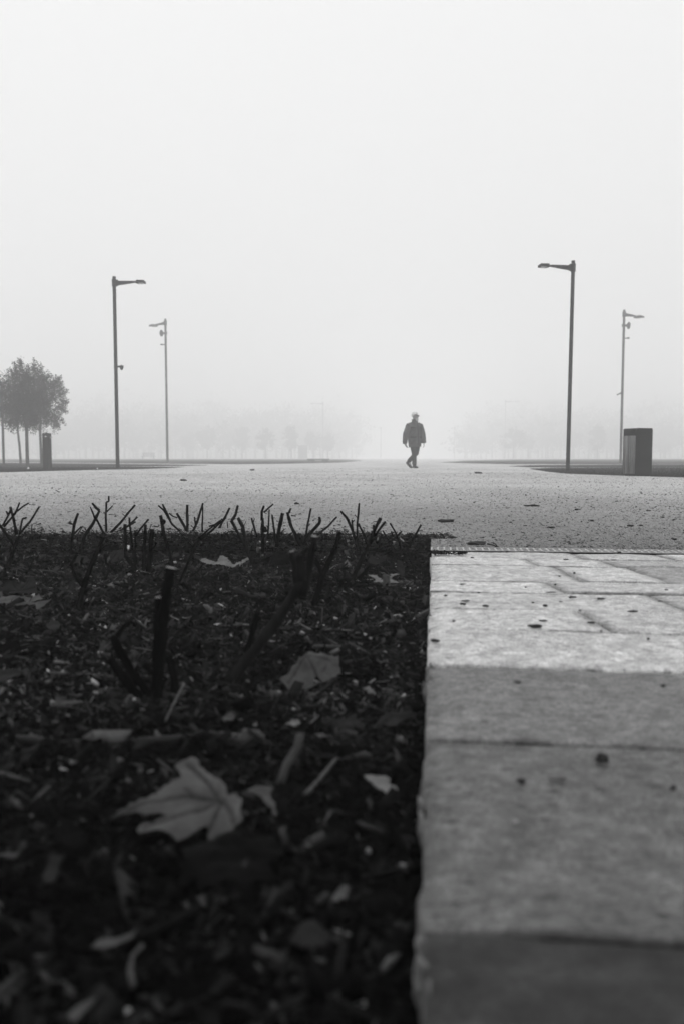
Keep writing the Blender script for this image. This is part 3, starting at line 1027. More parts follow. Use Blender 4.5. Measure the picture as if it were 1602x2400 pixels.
CA = (3.5636, 220, 1700)
CB = (2.851, 500, 1400)
CC = (2.851, 0, 1850)
CD = (2.851, 500, 1850)
CE = (7.84, 0, 1340)
CL = (2.851, 0, 1400)
leaf('large pale lobed maple leaf lying flat in the dark soil, biggest leaf in the bed', CA, [(130, 770), (350, 640), (560, 530), (740, 440), (720, 400), (672, 350), (760, 300), (820, 280), (880, 305), (940, 390), (990, 430), (1080, 490), (1110, 520), (1115, 610), (1210, 570), (1230, 700), (1240, 810), (1180, 840), (1090, 920), (1020, 955), (970, 960), (945, 900), (960, 840), (930, 815), (850, 870), (780, 930), (695, 985), (640, 930), (580, 900), (520, 890), (440, 900), (375, 905), (362, 870), (400, 820), (500, 800), (620, 735), (540, 715), (440, 730), (350, 710), (250, 730)],
     'leaf_hero', 14, .5, .012, veins=[[(1075, 640), (850, 602), (620, 600), (420, 640), (150, 765)], [(1040, 620), (940, 470), (830, 370), (780, 330)], [(1060, 650), (870, 690), (660, 750), (420, 850)], [(1065, 660), (1010, 760), (960, 850)], [(820, 590), (770, 540)], [(1080, 650), (1150, 740), (1170, 820)]])
leaf('narrow curled leaf arching up beside the largest maple leaf', CA, [(1270, 550), (1350, 505), (1460, 500), (1510, 515), (1475, 560), (1485, 620), (1535, 750), (1515, 775), (1450, 670), (1400, 595), (1320, 565)], 'leaf_mid', 32, .6, .01)
leaf('broad cupped leaf standing on edge below the slanted rose trunk', CB, [(440, 545), (520, 470), (610, 380), (640, 360), (720, 370), (840, 385), (830, 420), (850, 500), (790, 540), (735, 565), (690, 520), (670, 580), (620, 610), (510, 625), (480, 585)], 'leaf_mid', 38, .9, .006, veins=[[(620, 390), (690, 520)], [(620, 390), (500, 570)], [(620, 390), (780, 420)]])
leaf('shadowy wavy leaf above the pale chip, edge turned up', CB, [(735, 805), (830, 835), (900, 800), (950, 775), (965, 830), (1010, 850), (1000, 890), (850, 890), (760, 850)], 'leaf_dim', 30, 1.0)
leaf('long dull leaf close to the paving edge, folded lengthwise', CB, [(1060, 870), (1120, 800), (1200, 770), (1290, 750), (1370, 765), (1300, 800), (1220, 870), (1090, 880)], 'leaf_dim', 24, .8, veins=[[(1080, 870), (1200, 810), (1340, 765)]])
leaf('small bright angular leaf scrap near the paving edge', CB, [(1005, 1190), (1060, 1185), (1150, 1195), (1230, 1285), (1200, 1345), (1100, 1280), (1020, 1220)], 'leaf_pale', 20, .6)
leaf('small pointed leaf scrap just beyond the hose fitting', CB, [(25, 835), (70, 800), (120, 770), (150, 790), (130, 820), (60, 840)], 'leaf_mid', 26, .5)
leaf('tiny rounded pale leaf scrap between the twig and the hose fitting', CB, [(480, 850), (530, 815), (570, 820), (585, 840), (560, 862)], 'leaf_pale', 22, .4)
leaf('small torn leaf corner beside the upright broken twig', CB, [(680, 910), (780, 912), (800, 925), (720, 935), (690, 960)], 'leaf_mid', 24, .6)
leaf('large nearly black leaf under the biggest maple leaf', (1, 0, 0), [(425, 1995), (470, 1968), (500, 1972), (540, 1952), (590, 1975), (640, 1962), (662, 2010), (632, 2030), (668, 2072), (600, 2066), (580, 2094), (530, 2072), (470, 2092), (462, 2060), (412, 2082), (440, 2040)], 'leaf_dark', 12, 1.1, .01)
leaf('crumpled maple leaf with raised lobes at the outer side of the bed', CE, [(-60, 340), (0, 300), (80, 220), (180, 165), (290, 180), (330, 215), (380, 195), (460, 180), (500, 120), (540, 85), (620, 80), (650, 160), (680, 230), (640, 290), (700, 380), (560, 400), (360, 415), (0, 420), (-60, 410)], 'leaf_dim', 40, 1.0, .006, veins=[[(350, 360), (230, 210)], [(350, 360), (560, 110)], [(350, 360), (640, 290)], [(350, 360), (0, 330)]])
leaf('flat dull leaf under the crumpled maple leaf, with a pale corner', CE, [(-60, 450), (250, 440), (580, 470), (690, 420), (720, 400), (775, 480), (640, 530), (300, 560), (280, 620), (100, 590), (-60, 570)], 'leaf_mid', 18, .7)
leaf('pale rolled leaf in front of the crumpled maple leaf', CE, [(250, 640), (300, 615), (420, 595), (650, 560), (800, 530), (950, 503), (900, 550), (840, 590), (730, 685), (660, 695), (655, 605), (450, 640)], 'leaf_mid', 28, .9, .012)
leaf('folded pale leaf at the foot of the paired rose canes', (1, 0, 0), [(466, 1305), (480, 1300), (500, 1311), (506, 1318), (516, 1302), (528, 1306), (545, 1318), (582, 1307), (584, 1312), (556, 1325), (520, 1327), (490, 1318)], 'leaf_pale', 22, .9, .006)
leaf('bright maple leaf with toothed lobes lying near the corner of the paving', CR7, [(1050, 653), (1080, 660), (1110, 666), (1150, 686), (1190, 660), (1235, 648), (1262, 655), (1225, 672), (1205, 688), (1275, 714), (1220, 716), (1180, 720), (1130, 716), (1075, 716), (1100, 704), (1098, 690), (1058, 672)], 'leaf_pale', 12, .6, .006)
leaf('dark hooded leaf behind the splitting rose trunk', CRM, [(610, 560), (630, 470), (700, 420), (780, 440), (840, 480), (830, 560), (740, 575)], 'leaf_dark', 45, .8, .005)
leaf('brown leaf hanging down below the dark hooded leaf', CRM, [(720, 585), (800, 590), (840, 640), (835, 690), (790, 660)], 'leaf_dark', 35, .5)
leaf('grey crumpled leaf behind the bright toothed leaf', CR7, [(1045, 560), (1080, 530), (1130, 560), (1180, 520), (1170, 560), (1110, 590), (1060, 585)], 'leaf_dim', 32, 1.1, .006)
leaf('dull curled leaf below the thin twiggy rose', CR7, [(1240, 620), (1250, 560), (1290, 580), (1300, 630), (1285, 690), (1260, 640)], 'leaf_dim', 40, .7)
leaf('dark bent leaf beside the near forked stump', CR6, [(500, 590), (540, 555), (590, 548), (640, 580), (600, 602), (560, 600)], 'leaf_dim', 35, .8, .01)
leaf('brown leaf arched over the soil behind the near forked stump', CR6, [(750, 560), (800, 520), (870, 500), (890, 530), (870, 570), (800, 600)], 'leaf_dim', 38, .8)
leaf('small round brown leaf alone in open soil', CL, [(305, 190), (350, 145), (395, 165), (400, 205), (350, 225)], 'leaf_dim', 25, .5)
leaf('dull leaf cut by the frame halfway down the bed', CL, [(-60, 500), (0, 485), (100, 480), (170, 490), (120, 520), (60, 560), (-60, 560)], 'leaf_dim', 20, .7)
leaf('narrow upright leaf strip low in the bed', CC, [(285, 640), (330, 440), (440, 435), (400, 500), (370, 615)], 'leaf_dim', 30, .4)
leaf('squarish dark leaf above the narrow strip', CC, [(400, 205), (470, 195), (540, 250), (550, 395), (420, 400)], 'leaf_dark', 30, .5)
leaf('broad blurred leaf closest to the camera beside the paving', CD, [(500, 1030), (560, 940), (620, 880), (680, 880), (740, 950), (840, 955), (910, 975), (900, 1010), (760, 1050), (600, 1090)], 'leaf_dim', 18, .8)
leaf('long dark blade of leaf leaning at the paving edge', CD, [(1080, 1140), (1140, 1040), (1250, 900), (1282, 960), (1240, 1060), (1120, 1165)], 'leaf_dark', 25, .5)
leaf('small pale kite shaped leaf scrap in the near soil', CD, [(780, 750), (815, 690), (860, 640), (912, 645), (890, 742)], 'leaf_mid', 20, .5)
leaf('curled light leaf rim glowing in the blurred near soil', CC, [(610, 1065), (650, 1010), (780, 990), (860, 960), (920, 928), (880, 1000), (760, 1050), (680, 1070)], 'leaf_mid', 28, .9, .01)
leaf('pale slanted leaf sliver at the bottom of the bed', CC, [(450, 1515), (540, 1430), (650, 1388), (610, 1450), (490, 1565)], 'leaf_mid', 25, .4)

# twigs, hose, pebbles in the bed
def px_twig(name, label, cat, pts, r, mat, lift=.004, group=None, rise=0.0):
    P = [on_soil(x, y, lift) for x, y in pts]
    b = P[0].copy()
    bm = bmesh.new()
    stem_mesh(bm, [p - b for p in P], r, r * .7, 7, .1, pts[0][0])
    o = from_bm(name, bm, M[mat], None, True)
    o.location = b
    return tag(o, label, cat, group)


def hose(label, pts, r, fitting=None):
    root = empty('irrigation_hose', on_soil(*pts[0]))
    tag(root, label, 'hose', 'irrigation hoses')
    b = root.location
    P = [on_soil(x, y, r * .1) - b for x, y in pts]
    # smooth heights along the run
    zs = [p.z for p in P]
    for i in range(len(P)): P[i].z = sum(zs[max(0, i - 1):i + 2]) / len(zs[max(0, i - 1):i + 2]) + .002
    Q = []
    for i in range(len(P) - 1):
        for k in range(6):
            t = k / 6
            p0, p1, p2, p3 = P[max(i - 1, 0)], P[i], P[i + 1], P[min(i + 2, len(P) - 1)]
            Q.append(.5 * ((2 * p1) + (p2 - p0) * t + (2 * p0 - 5 * p1 + 4 * p2 - p3) * t * t + (3 * p1 - p0 - 3 * p2 + p3) * t ** 3))
    Q.append(P[-1])
    bm = bmesh.new(); tube(bm, Q, r, 10)
    from_bm('pipe', bm, M['hose'], root, True)
    if fitting:
        e = P[-1]; d = (P[-1] - P[-2]).normalized()
        bm = bmesh.new()
        tube(bm, [e - d * .012, e + d * .018], [r * 1.15, r * 1.15], 14)
        tube(bm, [e + d * .014, e + d * .016, e + d * .038, e + d * .040], [r * 1.3, r * 2.0, r * 2.0, r * 1.8], 14)
        tube(bm, [e + d * .040, e + d * .044, e + d * .046], [r * 1.5, r * 1.5, r * .8], 14)
        for k in range(10):
            a = k * math.pi / 5
            pr = Vector((-d.y, d.x, 0)).normalized(); up = d.cross(pr)
            c = e + d * .027 + (pr * math.cos(a) + up * math.sin(a)) * r * 2.0
            tube(bm, [c - d * .010, c + d * .010], [.0012, .0012], 5)
        from_bm('coupling', bm, M['fitting'], root)
    return root


hose('thin black irrigation hose along the far edge of the bed', [(-160, 1274), (-40, 1273), (70, 1272.5), (230, 1271), (345, 1270), (450, 1269), (560, 1268.5), (660, 1272), (760, 1280), (850, 1289), (930, 1293)], .006)
hose('dark irrigation hose across the middle of the bed ending in a ribbed coupling', [(-160, 1746), (-60, 1744), (40, 1743), (165, 1746), (260, 1750), (330, 1744), (420, 1738), (500, 1735), (540, 1734)], .0072, True)
px_twig('twig', 'long pale straight twig lying across the outer side of the bed', 'twig', [(-40, 1331), (20, 1332), (90, 1336), (160, 1341)], .0028, 'straw', .008, 'loose twigs on the soil bed')
px_twig('twig', 'thin pale twig parallel to the far hose', 'twig', [(40, 1304), (100, 1303), (170, 1302)], .002, 'straw', .008, 'loose twigs on the soil bed')
px_twig('twig', 'thin twig lying behind the crumpled maple leaf', 'twig', [(38, 1349), (70, 1351), (104, 1351)], .0018, 'straw', .012, 'loose twigs on the soil bed')
px_twig('twig', 'slender straw leaning below the tall thick stump', 'twig', [(432, 1602), (412, 1640), (388, 1690)], .0018, 'straw', .02, 'loose twigs on the soil bed')
px_twig('twig', 'dry stalk below the broad cupped leaf', 'twig', [(672, 1625), (688, 1648), (704, 1664)], .002, 'straw', .008, 'loose twigs on the soil bed')
px_twig('twig', 'thin dark arched twig beside the hose coupling', 'twig', [(424, 1760), (440, 1735), (475, 1708), (520, 1700)], .0015, 'stem_brown', .012, 'loose twigs on the soil bed')
px_twig('twig', 'pale broken stick half way across the open soil', 'twig', [(105, 1578), (160, 1580), (215, 1582), (262, 1585)], .003, 'straw', .006, 'loose twigs on the soil bed')
px_twig('twig', 'bundled dry stalk pointing at the pale leaf scrap', 'twig', [(715, 1862), (745, 1832), (790, 1775)], .003, 'straw', .012, 'loose twigs on the soil bed')
px_twig('twig', 'long dark stalk near the bottom of the bed', 'twig', [(612, 2400), (655, 2368), (720, 2330)], .003, 'stem_brown', .01, 'loose twigs on the soil bed')
px_twig('twig', 'hooked dry stalk in the blurred near soil', 'twig', [(312, 2310), (305, 2275), (310, 2240), (335, 2215)], .0022, 'straw', .012, 'loose twigs on the soil bed')
# upright broken twig
b = on_soil(652, 1850)
pts = [at_y(x, yy, b.y + d) - b for x, yy, d in ((652, 1852, 0), (672, 1792, .004), (694, 1755, .01), (704, 1720, .014))]
bm = bmesh.new(); stem_mesh(bm, pts, .0048, .0042, 8, .1, 4)
o = from_bm('twig', bm, M['straw'], None, True); o.location = b
tag(o, 'pale broken twig sticking up beside the biggest maple leaf', 'twig', 'loose twigs on the soil bed')


def pebble(label, px, py, w, h, mat='pebble', slab=False, group='pebbles in the soil bed', name='pebble', cat='pebble', rough=.7):
    p = on_soil(px, py) if not slab else on_z(px, py, .001)
    k = p.y / FPX
    bm = bmesh.new()
    ball(bm, (0, 0, 0), (w * k / 2, w * k / 2 * .8, h * k / 2), 3, rough, px * .13)
    o = from_bm(name, bm, M[mat], None, True)
    o.location = p + Vector((0, 0, h * k * .35))
    o.rotation_euler = (0, random.uniform(-.2, .2), random.uniform(0, 6))
    return tag(o, label, cat, group)


pebble('whitish oblong pebble in open soil before the tall stump', 130, 1657, 34, 16)
pebble('pale domed pebble below the dark hose', 146, 1812, 24, 15)
pebble('bright small pebble on the outer soil near the square dark leaf', 204, 1948, 22, 15)
pebble('one of a tiny pair of white pebbles under the hose', 284, 1778, 22, 9)
pebble('white pebble next to its larger twin under the hose', 299, 1775, 8, 8)
pebble('small pale pebble between the near leaves and the paving', 873, 1898, 18, 16)
pebble('pale pebble by the rim of the blurred near soil', 862, 2000, 14, 14)
pebble('long pale chip of stone at the bottom of the bed by the paving', 848, 2350, 40, 18)
pebble('blurred round pebble at the very bottom of the bed', 300, 2385, 26, 24)
pebble('pale pebble beside the crumpled maple leaf', 240, 1364, 10, 6)
pebble('white stone chip among the mulch by the paving', 820, 1386, 12, 7)
pebble('white round pebble below the dark V shaped rose', 852, 1446, 10, 8)
pebble('white speck of stone under the thin twiggy rose', 942, 1307, 7, 6)
# white strip
b = on_soil(302, 1302)
bm = bmesh.new()
pts = [at_y(x, yy, b.y - .004) - b for x, yy in ((304, 1303), (298, 1290), (302, 1278))]
tube(bm, pts, [(.005, .0008), (.008, .0008), (.004, .0008)], 8)
o = from_bm('paper_scrap', bm, M['paper']); o.location = b
tag(o, 'thin white paper strip caught among the stubby upright canes', 'paper scrap')

# crumbs on the paving
def crumb(label, px, py, w, h, mat='crumb', kind='wood_crumb', cat='wood crumb', yaw=0.0, group='dark crumbs on the stone paving', z=.001):
    p = on_z(px, py, z)
    k = p.y / FPX
    rg = random.Random(int(px * 13 + py))
    bm = bmesh.new()
    hh = max(h * k / 2, .0015)
    r = bmesh.ops.create_icosphere(bm, subdivisions=2, radius=1.0)
    for v in r['verts']:
        kk = 1 + (.95 if kind == 'gravel_leaf' else .6) * noise.noise(v.co * (2.4 if kind == 'gravel_leaf' else 1.8) + Vector((px, py, 0)))
        c = v.co * kk
        c.x = math.copysign(abs(c.x) ** .8, c.x)
        v.co = Vector((c.x * w * k / 2, c.y * max(w * .35, h) * k / 2, c.z * hh))
    o = from_bm(kind, bm, M[mat], None, False)
    o.location = p + Vector((0, 0, hh * .7))
    o.rotation_euler = (0, 0, yaw + rg.uniform(-.25, .25))
    return tag(o, label, cat, group)


crumb('largest dark elongated crumb lying on a joint of the paving', 1254, 1470, 36, 9)
crumb('chunky dark crumb on the joint behind the largest one', 1276, 1422, 11, 7)
crumb('dark oval crumb on the same joint nearer the soil edge', 1137, 1422, 16, 6)
crumb('flat dark crumb under a thin sliver near the soil edge', 1083, 1417, 16, 5)
crumb('thin dark sliver above the flat crumb near the soil edge', 1090, 1409, 22, 3)
crumb('hooked dark crumb with a pointed tail on mid paving', 1340, 1401, 20, 5)
crumb('slim dark crumb beyond the largest one, to its outer side', 1384, 1461, 21, 5)
crumb('slim dark crumb directly behind the largest one', 1272, 1456, 20, 5)
crumb('slanted dark crumb right at the soil edge of the paving', 1019, 1504, 26, 8, yaw=-.9)
crumb('bent thin crumb far out on the paving', 1482, 1434, 24, 4)
crumb('thin dark crumb along a joint in mid paving', 1290, 1389, 26, 3)
crumb('crossed dry bits at the end of a slab', 1407, 1405, 22, 5, yaw=.4)
crumb('round dark seed in the blurred near paving', 1409, 1786, 28, 26, kind='seed', cat='seed')
crumb('dark grain nearer the soil than the round seed', 1220, 1836, 20, 14, kind='seed', cat='seed', yaw=-.5)
crumb('grey wedge shaped leaf scrap between the dark grain and the round seed', 1303, 1828, 44, 12, 'crumb_grey', 'leaf_scrap', 'leaf scrap')
crumb('pale round grain alone on the near slab', 1205, 1930, 15, 13, 'pebble', 'pebble', 'pebble')
crumb('small dark grain at the outer side of the near slab', 1576, 1851, 17, 11, kind='seed', cat='seed')
for px, py, w, h in ((1553, 1609, 13, 6), (1212, 1600, 17, 4), (1518, 1499, 7, 5), (1062, 1457, 8, 4), (1345, 1344, 6, 4), (1313, 1411, 8, 3), (1247, 1413, 8, 3), (1310, 1351, 7, 2), (1043, 1397, 8, 4), (1358, 1432, 6, 3), (1407, 1480, 6, 4), (1105, 1308, 9, 3), (1325, 1312, 13, 3), (1560, 1384, 9, 4), (1545, 1410, 9, 3), (1300, 1371, 8, 2), (1082, 1370, 14, 3), (1300, 1296, 8, 3), (1186, 1294, 7, 3), (1450, 1296, 10, 4), (1120, 1390, 9, 2), (1230, 1377, 6, 2)):
    crumb('tiny dark crumb scattered on the stone paving', px, py, w, h)
rg = random.Random(3)
for px, py, w in ((1246, 1187, 34), (1045, 1224, 40), (1115, 1277, 48), (1290, 1238, 16), (1352, 1196, 14), (1476, 1234, 18), (1383, 1222, 14), (695, 1182, 12), (592, 1103, 12), (430, 1127, 16), (1120, 1110, 16)):
    lab = {1246: 'curled dark leaf alone on the open gravel', 1045: 'flat dark leaf on the gravel beyond the corner of the paving', 1115: 'long black leaf lying along the slot drain', 592: 'dark leaf far out on the gravel before the lawn path'}.get(px, 'small dark leaf lying on the pale gravel')
    crumb(lab, px, py, w, 5 if w < 40 else 9, 'crumb', 'gravel_leaf', 'leaf', group='dark leaves on the gravel', z=GZ)
b = on_z(1140, 1281, GZ)
bm = bmesh.new()
stem_mesh(bm, [at_y(x, yy, b.y) - b for x, yy in ((1138, 1277), (1152, 1280), (1163, 1285), (1172, 1287))], .003, .0025, 6)
stem_mesh(bm, [at_y(x, yy, b.y) - b for x, yy in ((1163, 1285), (1156, 1276), (1149, 1274))], .0022, .0015, 6)
o = from_bm('twig', bm, M['crumb']); o.location = b + Vector((0, -.02, .006))
tag(o, 'forked twig lying across the slot drain', 'twig')
n = 190
c0 = on_z(1012, 1299, 0); uu = RNG.random(n) ** 1.2 * .115; vv = RNG.normal(0, .020, n)
L = RNG.lognormal(math.log(.006), .5, n).clip(.002, .02)
tag(chips('dirt', c0.x + uu * EV.x + vv * EU.x, c0.y + uu * EV.y + vv * EU.y, .003 + RNG.random(n) * .005, L, L * .4, L * .3, RNG.uniform(0, 6.28, n), RNG.normal(0, .3, n), RNG.normal(0, .4, n), RNG.uniform(.006, .02, n), M['chip']), 'dirt spilled over the corner of the paving', 'dirt', kind='stuff')

# ---------------------------------------------------------------- lamps
def ground_y(py, z=LZ):
    return on_z(CX, py, z).y


def lamp(label, base_px, top_py, arm_px, arm_dy, wpx, mat='steel', extras=(), tilt=0.0, head=.30, group='street lamps along the avenue', Y=None, arm=True):
    bx, by = base_px
    b = on_z(bx, by, LZ) if Y is None else Vector(((bx - CX) / FPX * Y, Y, LZ))
    k = b.y / FPX
    hgt = at_y(bx, top_py, b.y).z - LZ
    root = empty('street_lamp', b)
    root.rotation_euler = (0, tilt, 0)
    tag(root, label, 'street lamp', group)
    r = wpx * k / 2
    bm = bmesh.new()
    tube(bm, [(0, 0, -.05), (0, 0, hgt * .5), (0, 0, hgt)], [r * 1.08, r, r * .97], 20)
    tube(bm, [(0, 0, -.05), (0, 0, .02)], [r * 1.6, r * 1.5], 20)
    from_bm('pole', bm, M[mat], root, True).data.polygons
    if not arm: return root
    a = Vector((arm_px * k, arm_dy, 0)); Ln = a.length; d = a.normalized()
    R = Matrix.Rotation(math.atan2(d.y, d.x), 4, 'Z')
    za = hgt - 2.4 * r - r * 1.2
    bm = bmesh.new()
    tube(bm, [(0, 0, za - 2 * r), (0, 0, za + 2 * r)], [r * 1.35, r * 1.35], 20)
    box(bm, (r * 1.5, 0, za), (r * 1.2, r * 1.2, r * 3.4), R)
    from_bm('clamp', bm, M[mat], root)
    hl = Ln * head
    bm = bmesh.new()
    # tapered arm: deep at the pole, thin at the head
    x0, x1 = r * .9, Ln - hl - r * .6
    v = []
    for x, zt, zb, w in ((x0, za + r * 1.05, za - r * 1.5, r * .75), (x1, za + r * .95, za - r * .05, r * .5)):
        v.append([bm.verts.new(R @ Vector((x, sy * w, zz))) for sy, zz in ((-1, zb), (1, zb), (1, zt), (-1, zt))])
    for i in range(4):
        bm.faces.new((v[0][i], v[0][(i + 1) % 4], v[1][(i + 1) % 4], v[1][i]))
    bm.faces.new(v[0][::-1]); bm.faces.new(v[1])
    box(bm, ((x1 + Ln - hl) / 2 + r * .1, 0, za + r * .35), (Ln - hl - x1 + r * 1.2, r * .8, r * .9), R)
    from_bm('arm', bm, M[mat], root)
    bm = bmesh.new()
    hx0, hx1, hw = Ln - hl, Ln, hl * .42
    prof = [(hx0, .25, .7), (hx0 + hl * .18, 1.0, 1.0), (hx1 - hl * .06, 1.0, .8), (hx1, .85, .55)]
    rings = []
    for x, w, t in prof:
        zt = za + r * (.35 + .85 * t); zb = za - r * (.1 + .25 * t)
        rings.append([bm.verts.new(R @ Vector((x, sy * hw * w, zz))) for sy, zz in ((-1, zb), (1, zb), (.85, zt), (-.85, zt))])
    for r0, r1 in zip(rings, rings[1:]):
        for i in range(4): bm.faces.new((r0[i], r0[(i + 1) % 4], r1[(i + 1) % 4], r1[i]))
    bm.faces.new(rings[0][::-1]); bm.faces.new(rings[-1])
    hd = from_bm('lamp_head', bm, M[mat], root)
    bm = bmesh.new()
    box(bm, (hx0 + hl * .58, 0, za - r * .40), (hl * .55, hw * 1.2, r * .12), R)
    from_bm('diffuser', bm, M['lens'], hd)
    for kind, z, sx in extras:
        zz = at_y(bx, z, b.y).z - LZ
        bm = bmesh.new()
        if kind == 'dome':
            tube(bm, [(0, 0, zz - r * .5), (0, 0, zz + r * .5)], [r * 1.15] * 2, 16)
            box(bm, (sx * r * 2.2, -r * .3, zz + r * .25), (r * 3.4, r * .9, r * .9), None, r * .15)
            tube(bm, [(sx * r * 3.4, -r * .3, zz + r * .8), (sx * r * 3.4, -r * .3, zz - r * .3)], [r * 1.15, r * 1.1], 16)
            ball(bm, (sx * r * 3.4, -r * .3, zz - r * .3), (r * 1.0, r * 1.0, r * 1.5), 3)
            from_bm('security_camera', bm, M[mat], root)
        elif kind == 'horn':
            d2 = Vector((sx * .75, -.66, -.12)).normalized()
            c = Vector((sx * r * 1.2, -r * .8, zz))
            tube(bm, [c, c + d2 * r * 1.2, c + d2 * r * 2.4, c + d2 * r * 2.9], [r * .8, r * 1.3, r * 2.9, r * 2.8], 20)
            box(bm, (0, 0, zz), (r * 2.6, r * 2.6, r * 1.4), None, r * .1)
            box(bm, (-sx * r * 1.0, 0, zz + r), (r * .8, r * 1.6, r * .5))
            from_bm('loudspeaker', bm, M[mat], root)
        elif kind == 'stub':
            tube(bm, [(0, 0, zz), (sx * r * 2.2, -r, zz + r * .15)], [r * .45, r * .4], 10)
            ball(bm, (sx * r * 3.2, -r * 1.3, zz + r * .1), (r * 1.5, r * 1.3, r * .7), 2)
            from_bm('sensor', bm, M[mat], root)
        elif kind == 'hook':
            tube(bm, [(0, 0, zz), (sx * r * 2.4, -r * .5, zz + r * .3), (sx * r * 3.4, -r * .5, zz - r * .4), (sx * r * 4.8, -r * .5, zz - r * .8)], [r * .6, r * .5, r * .5, r * .35], 8)
            tube(bm, [(sx * r * 1.0, -r * .5, zz + r * 1.3), (sx * r * 2.0, -r * .5, zz + r * .2)], [r * .4, r * .4], 8)
            from_bm('bracket', bm, M[mat], root)
    return root


lamp('tall dark street lamp with a dome camera half way up its pole', (276.5, 1099), 648, 72, -.05, 8.0, extras=(('dome', 860, 1),))
lamp('tallest dark street lamp with a plain pole, standing beside the litter bin', (1329, 1104.5), 611, -81, -.12, 8.6, tilt=math.radians(.42))
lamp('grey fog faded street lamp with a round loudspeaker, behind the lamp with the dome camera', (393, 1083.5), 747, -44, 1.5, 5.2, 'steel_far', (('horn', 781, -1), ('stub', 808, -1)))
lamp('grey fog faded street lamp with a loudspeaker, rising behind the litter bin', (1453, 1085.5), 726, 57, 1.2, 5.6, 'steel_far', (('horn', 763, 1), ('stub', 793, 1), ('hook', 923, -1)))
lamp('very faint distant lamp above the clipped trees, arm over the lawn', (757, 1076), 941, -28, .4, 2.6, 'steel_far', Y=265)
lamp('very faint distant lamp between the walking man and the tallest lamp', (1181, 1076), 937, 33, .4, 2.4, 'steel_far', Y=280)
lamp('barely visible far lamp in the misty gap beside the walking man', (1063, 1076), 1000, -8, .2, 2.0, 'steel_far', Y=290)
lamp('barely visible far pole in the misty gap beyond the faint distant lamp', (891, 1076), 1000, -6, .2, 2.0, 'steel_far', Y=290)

# plain steel post at the frame's edge
b = on_z(9.5, 1088.5, LZ); k = b.y / FPX
root = empty('steel_post', b); tag(root, 'plain flat topped steel post among the young trees', 'post')
hp = at_y(9.5, 895, b.y).z - LZ
bm = bmesh.new(); box(bm, (0, 0, hp / 2), (5.5 * k, 5.5 * k, hp), Matrix.Rotation(.4, 4, 'Z'), .006)
from_bm('pole', bm, M['steel'], root)
bm = bmesh.new(); box(bm, (0, 0, .02), (14 * k, 14 * k, .03), Matrix.Rotation(.4, 4, 'Z'), .004)
from_bm('base_plate', bm, M['steel'], root)

# tap post
b = on_z(112, 1100.5, LZ); k = b.y / FPX
root = empty('water_post', b, math.radians(-18))
tag(root, 'short dark square drinking water post with small metal taps', 'water post')
hp = at_y(112, 1016, b.y).z - LZ
w = 15.2 * k
bm = bmesh.new(); box(bm, (0, 0, hp / 2), (w, w * .9, hp), None, .006)
from_bm('body', bm, M['post'], root)
bm = bmesh.new(); box(bm, (0, 0, hp + .004), (w * .98, w * .88, .008), None, .003)
from_bm('cap', bm, M['steel'], root)
bm = bmesh.new()
tube(bm, [(w * .28, -w * .45, hp - 8 * k), (w * .28, -w * .62, hp - 8 * k)], [.02, .024], 14)
ball(bm, (w * .28, -w * .64, hp - 8 * k), (.026, .02, .026), 2)
from_bm('push_button', bm, M['chrome'], root, True)
bm = bmesh.new()
tube(bm, [(w * .5, 0, hp - 9 * k), (w * .72, 0, hp - 9 * k), (w * .80, 0, hp - 9.6 * k)], [.014, .014, .012], 12)
tube(bm, [(w * .62, 0, hp - 9 * k), (w * .62, 0, hp - 11.5 * k)], [.016, .013], 12)
tube(bm, [(w * .72, 0, hp - 8.4 * k), (w * .98, 0, hp - 8.2 * k)], [.008, .008], 8)
from_bm('tap', bm, M['chrome'], root, True)

# litter bin
b = on_z(1487, 1115.5, LZ); k = b.y / FPX
hp = at_y(1487, 1003, b.y).z - LZ
s = .355 * (k / .0078)
rz = math.radians(-52)
root = empty('litter_bin', b + Vector((s * .321, s * .63, 0)), 0)
tag(root, 'dark metal litter bin with a slatted wooden side at the lawn edge', 'litter bin')
# local axes: left face direction and right face direction meeting in the near corner
RB = Matrix.Rotation(math.radians(18), 4, 'Z')
bm = bmesh.new()
box(bm, (0, 0, hp * .5 + .012), (s - .02, s - .02, hp - .05), RB)
from_bm('body', bm, M['bin_metal'], root)
bm = bmesh.new(); box(bm, (0, 0, .015), (s * .86, s * .86, .05), RB)
from_bm('plinth', bm, M['bin_hood'], root)
# side shell: wraps both broad sides and the top with rounded corners (the right face in view is broad side)
def rounded_slab(wd, hgt, th, rad):
    bm = bmesh.new()
    pr = [(-wd / 2, 0.03), (wd / 2, 0.03)]
    for a in range(0, 7): pr.append((wd / 2 - rad + rad * math.cos(a * math.pi / 12), hgt - rad + rad * math.sin(a * math.pi / 12)))
    for a in range(0, 7): pr.append((-wd / 2 + rad - rad * math.sin(a * math.pi / 12), hgt - rad + rad * math.cos(a * math.pi / 12)))
    f0 = [bm.verts.new((x, -th / 2, z)) for x, z in pr]; f1 = [bm.verts.new((x, th / 2, z)) for x, z in pr]
    bm.faces.new(f0); bm.faces.new(f1[::-1])
    for i in range(len(pr)):
        j = (i + 1) % len(pr); bm.faces.new((f0[i], f1[i], f1[j], f0[j]))
    return bm
bm = rounded_slab(s, hp, .016, .028)
bmesh.ops.transform(bm, matrix=RB @ Matrix.Translation((0, -s / 2, 0)), verts=bm.verts)
from_bm('side_panel', bm, M['bin_metal'], root)
bm = rounded_slab(s, hp, .016, .028)
bmesh.ops.transform(bm, matrix=RB @ Matrix.Translation((0, s / 2, 0)), verts=bm.verts)
from_bm('side_panel', bm, M['bin_metal'], root)
bm = bmesh.new()
box(bm, (0, 0, hp * .925), (s + .002, s - .018, hp * .148), RB, .02, 3)
from_bm('hood', bm, M['bin_hood'], root)
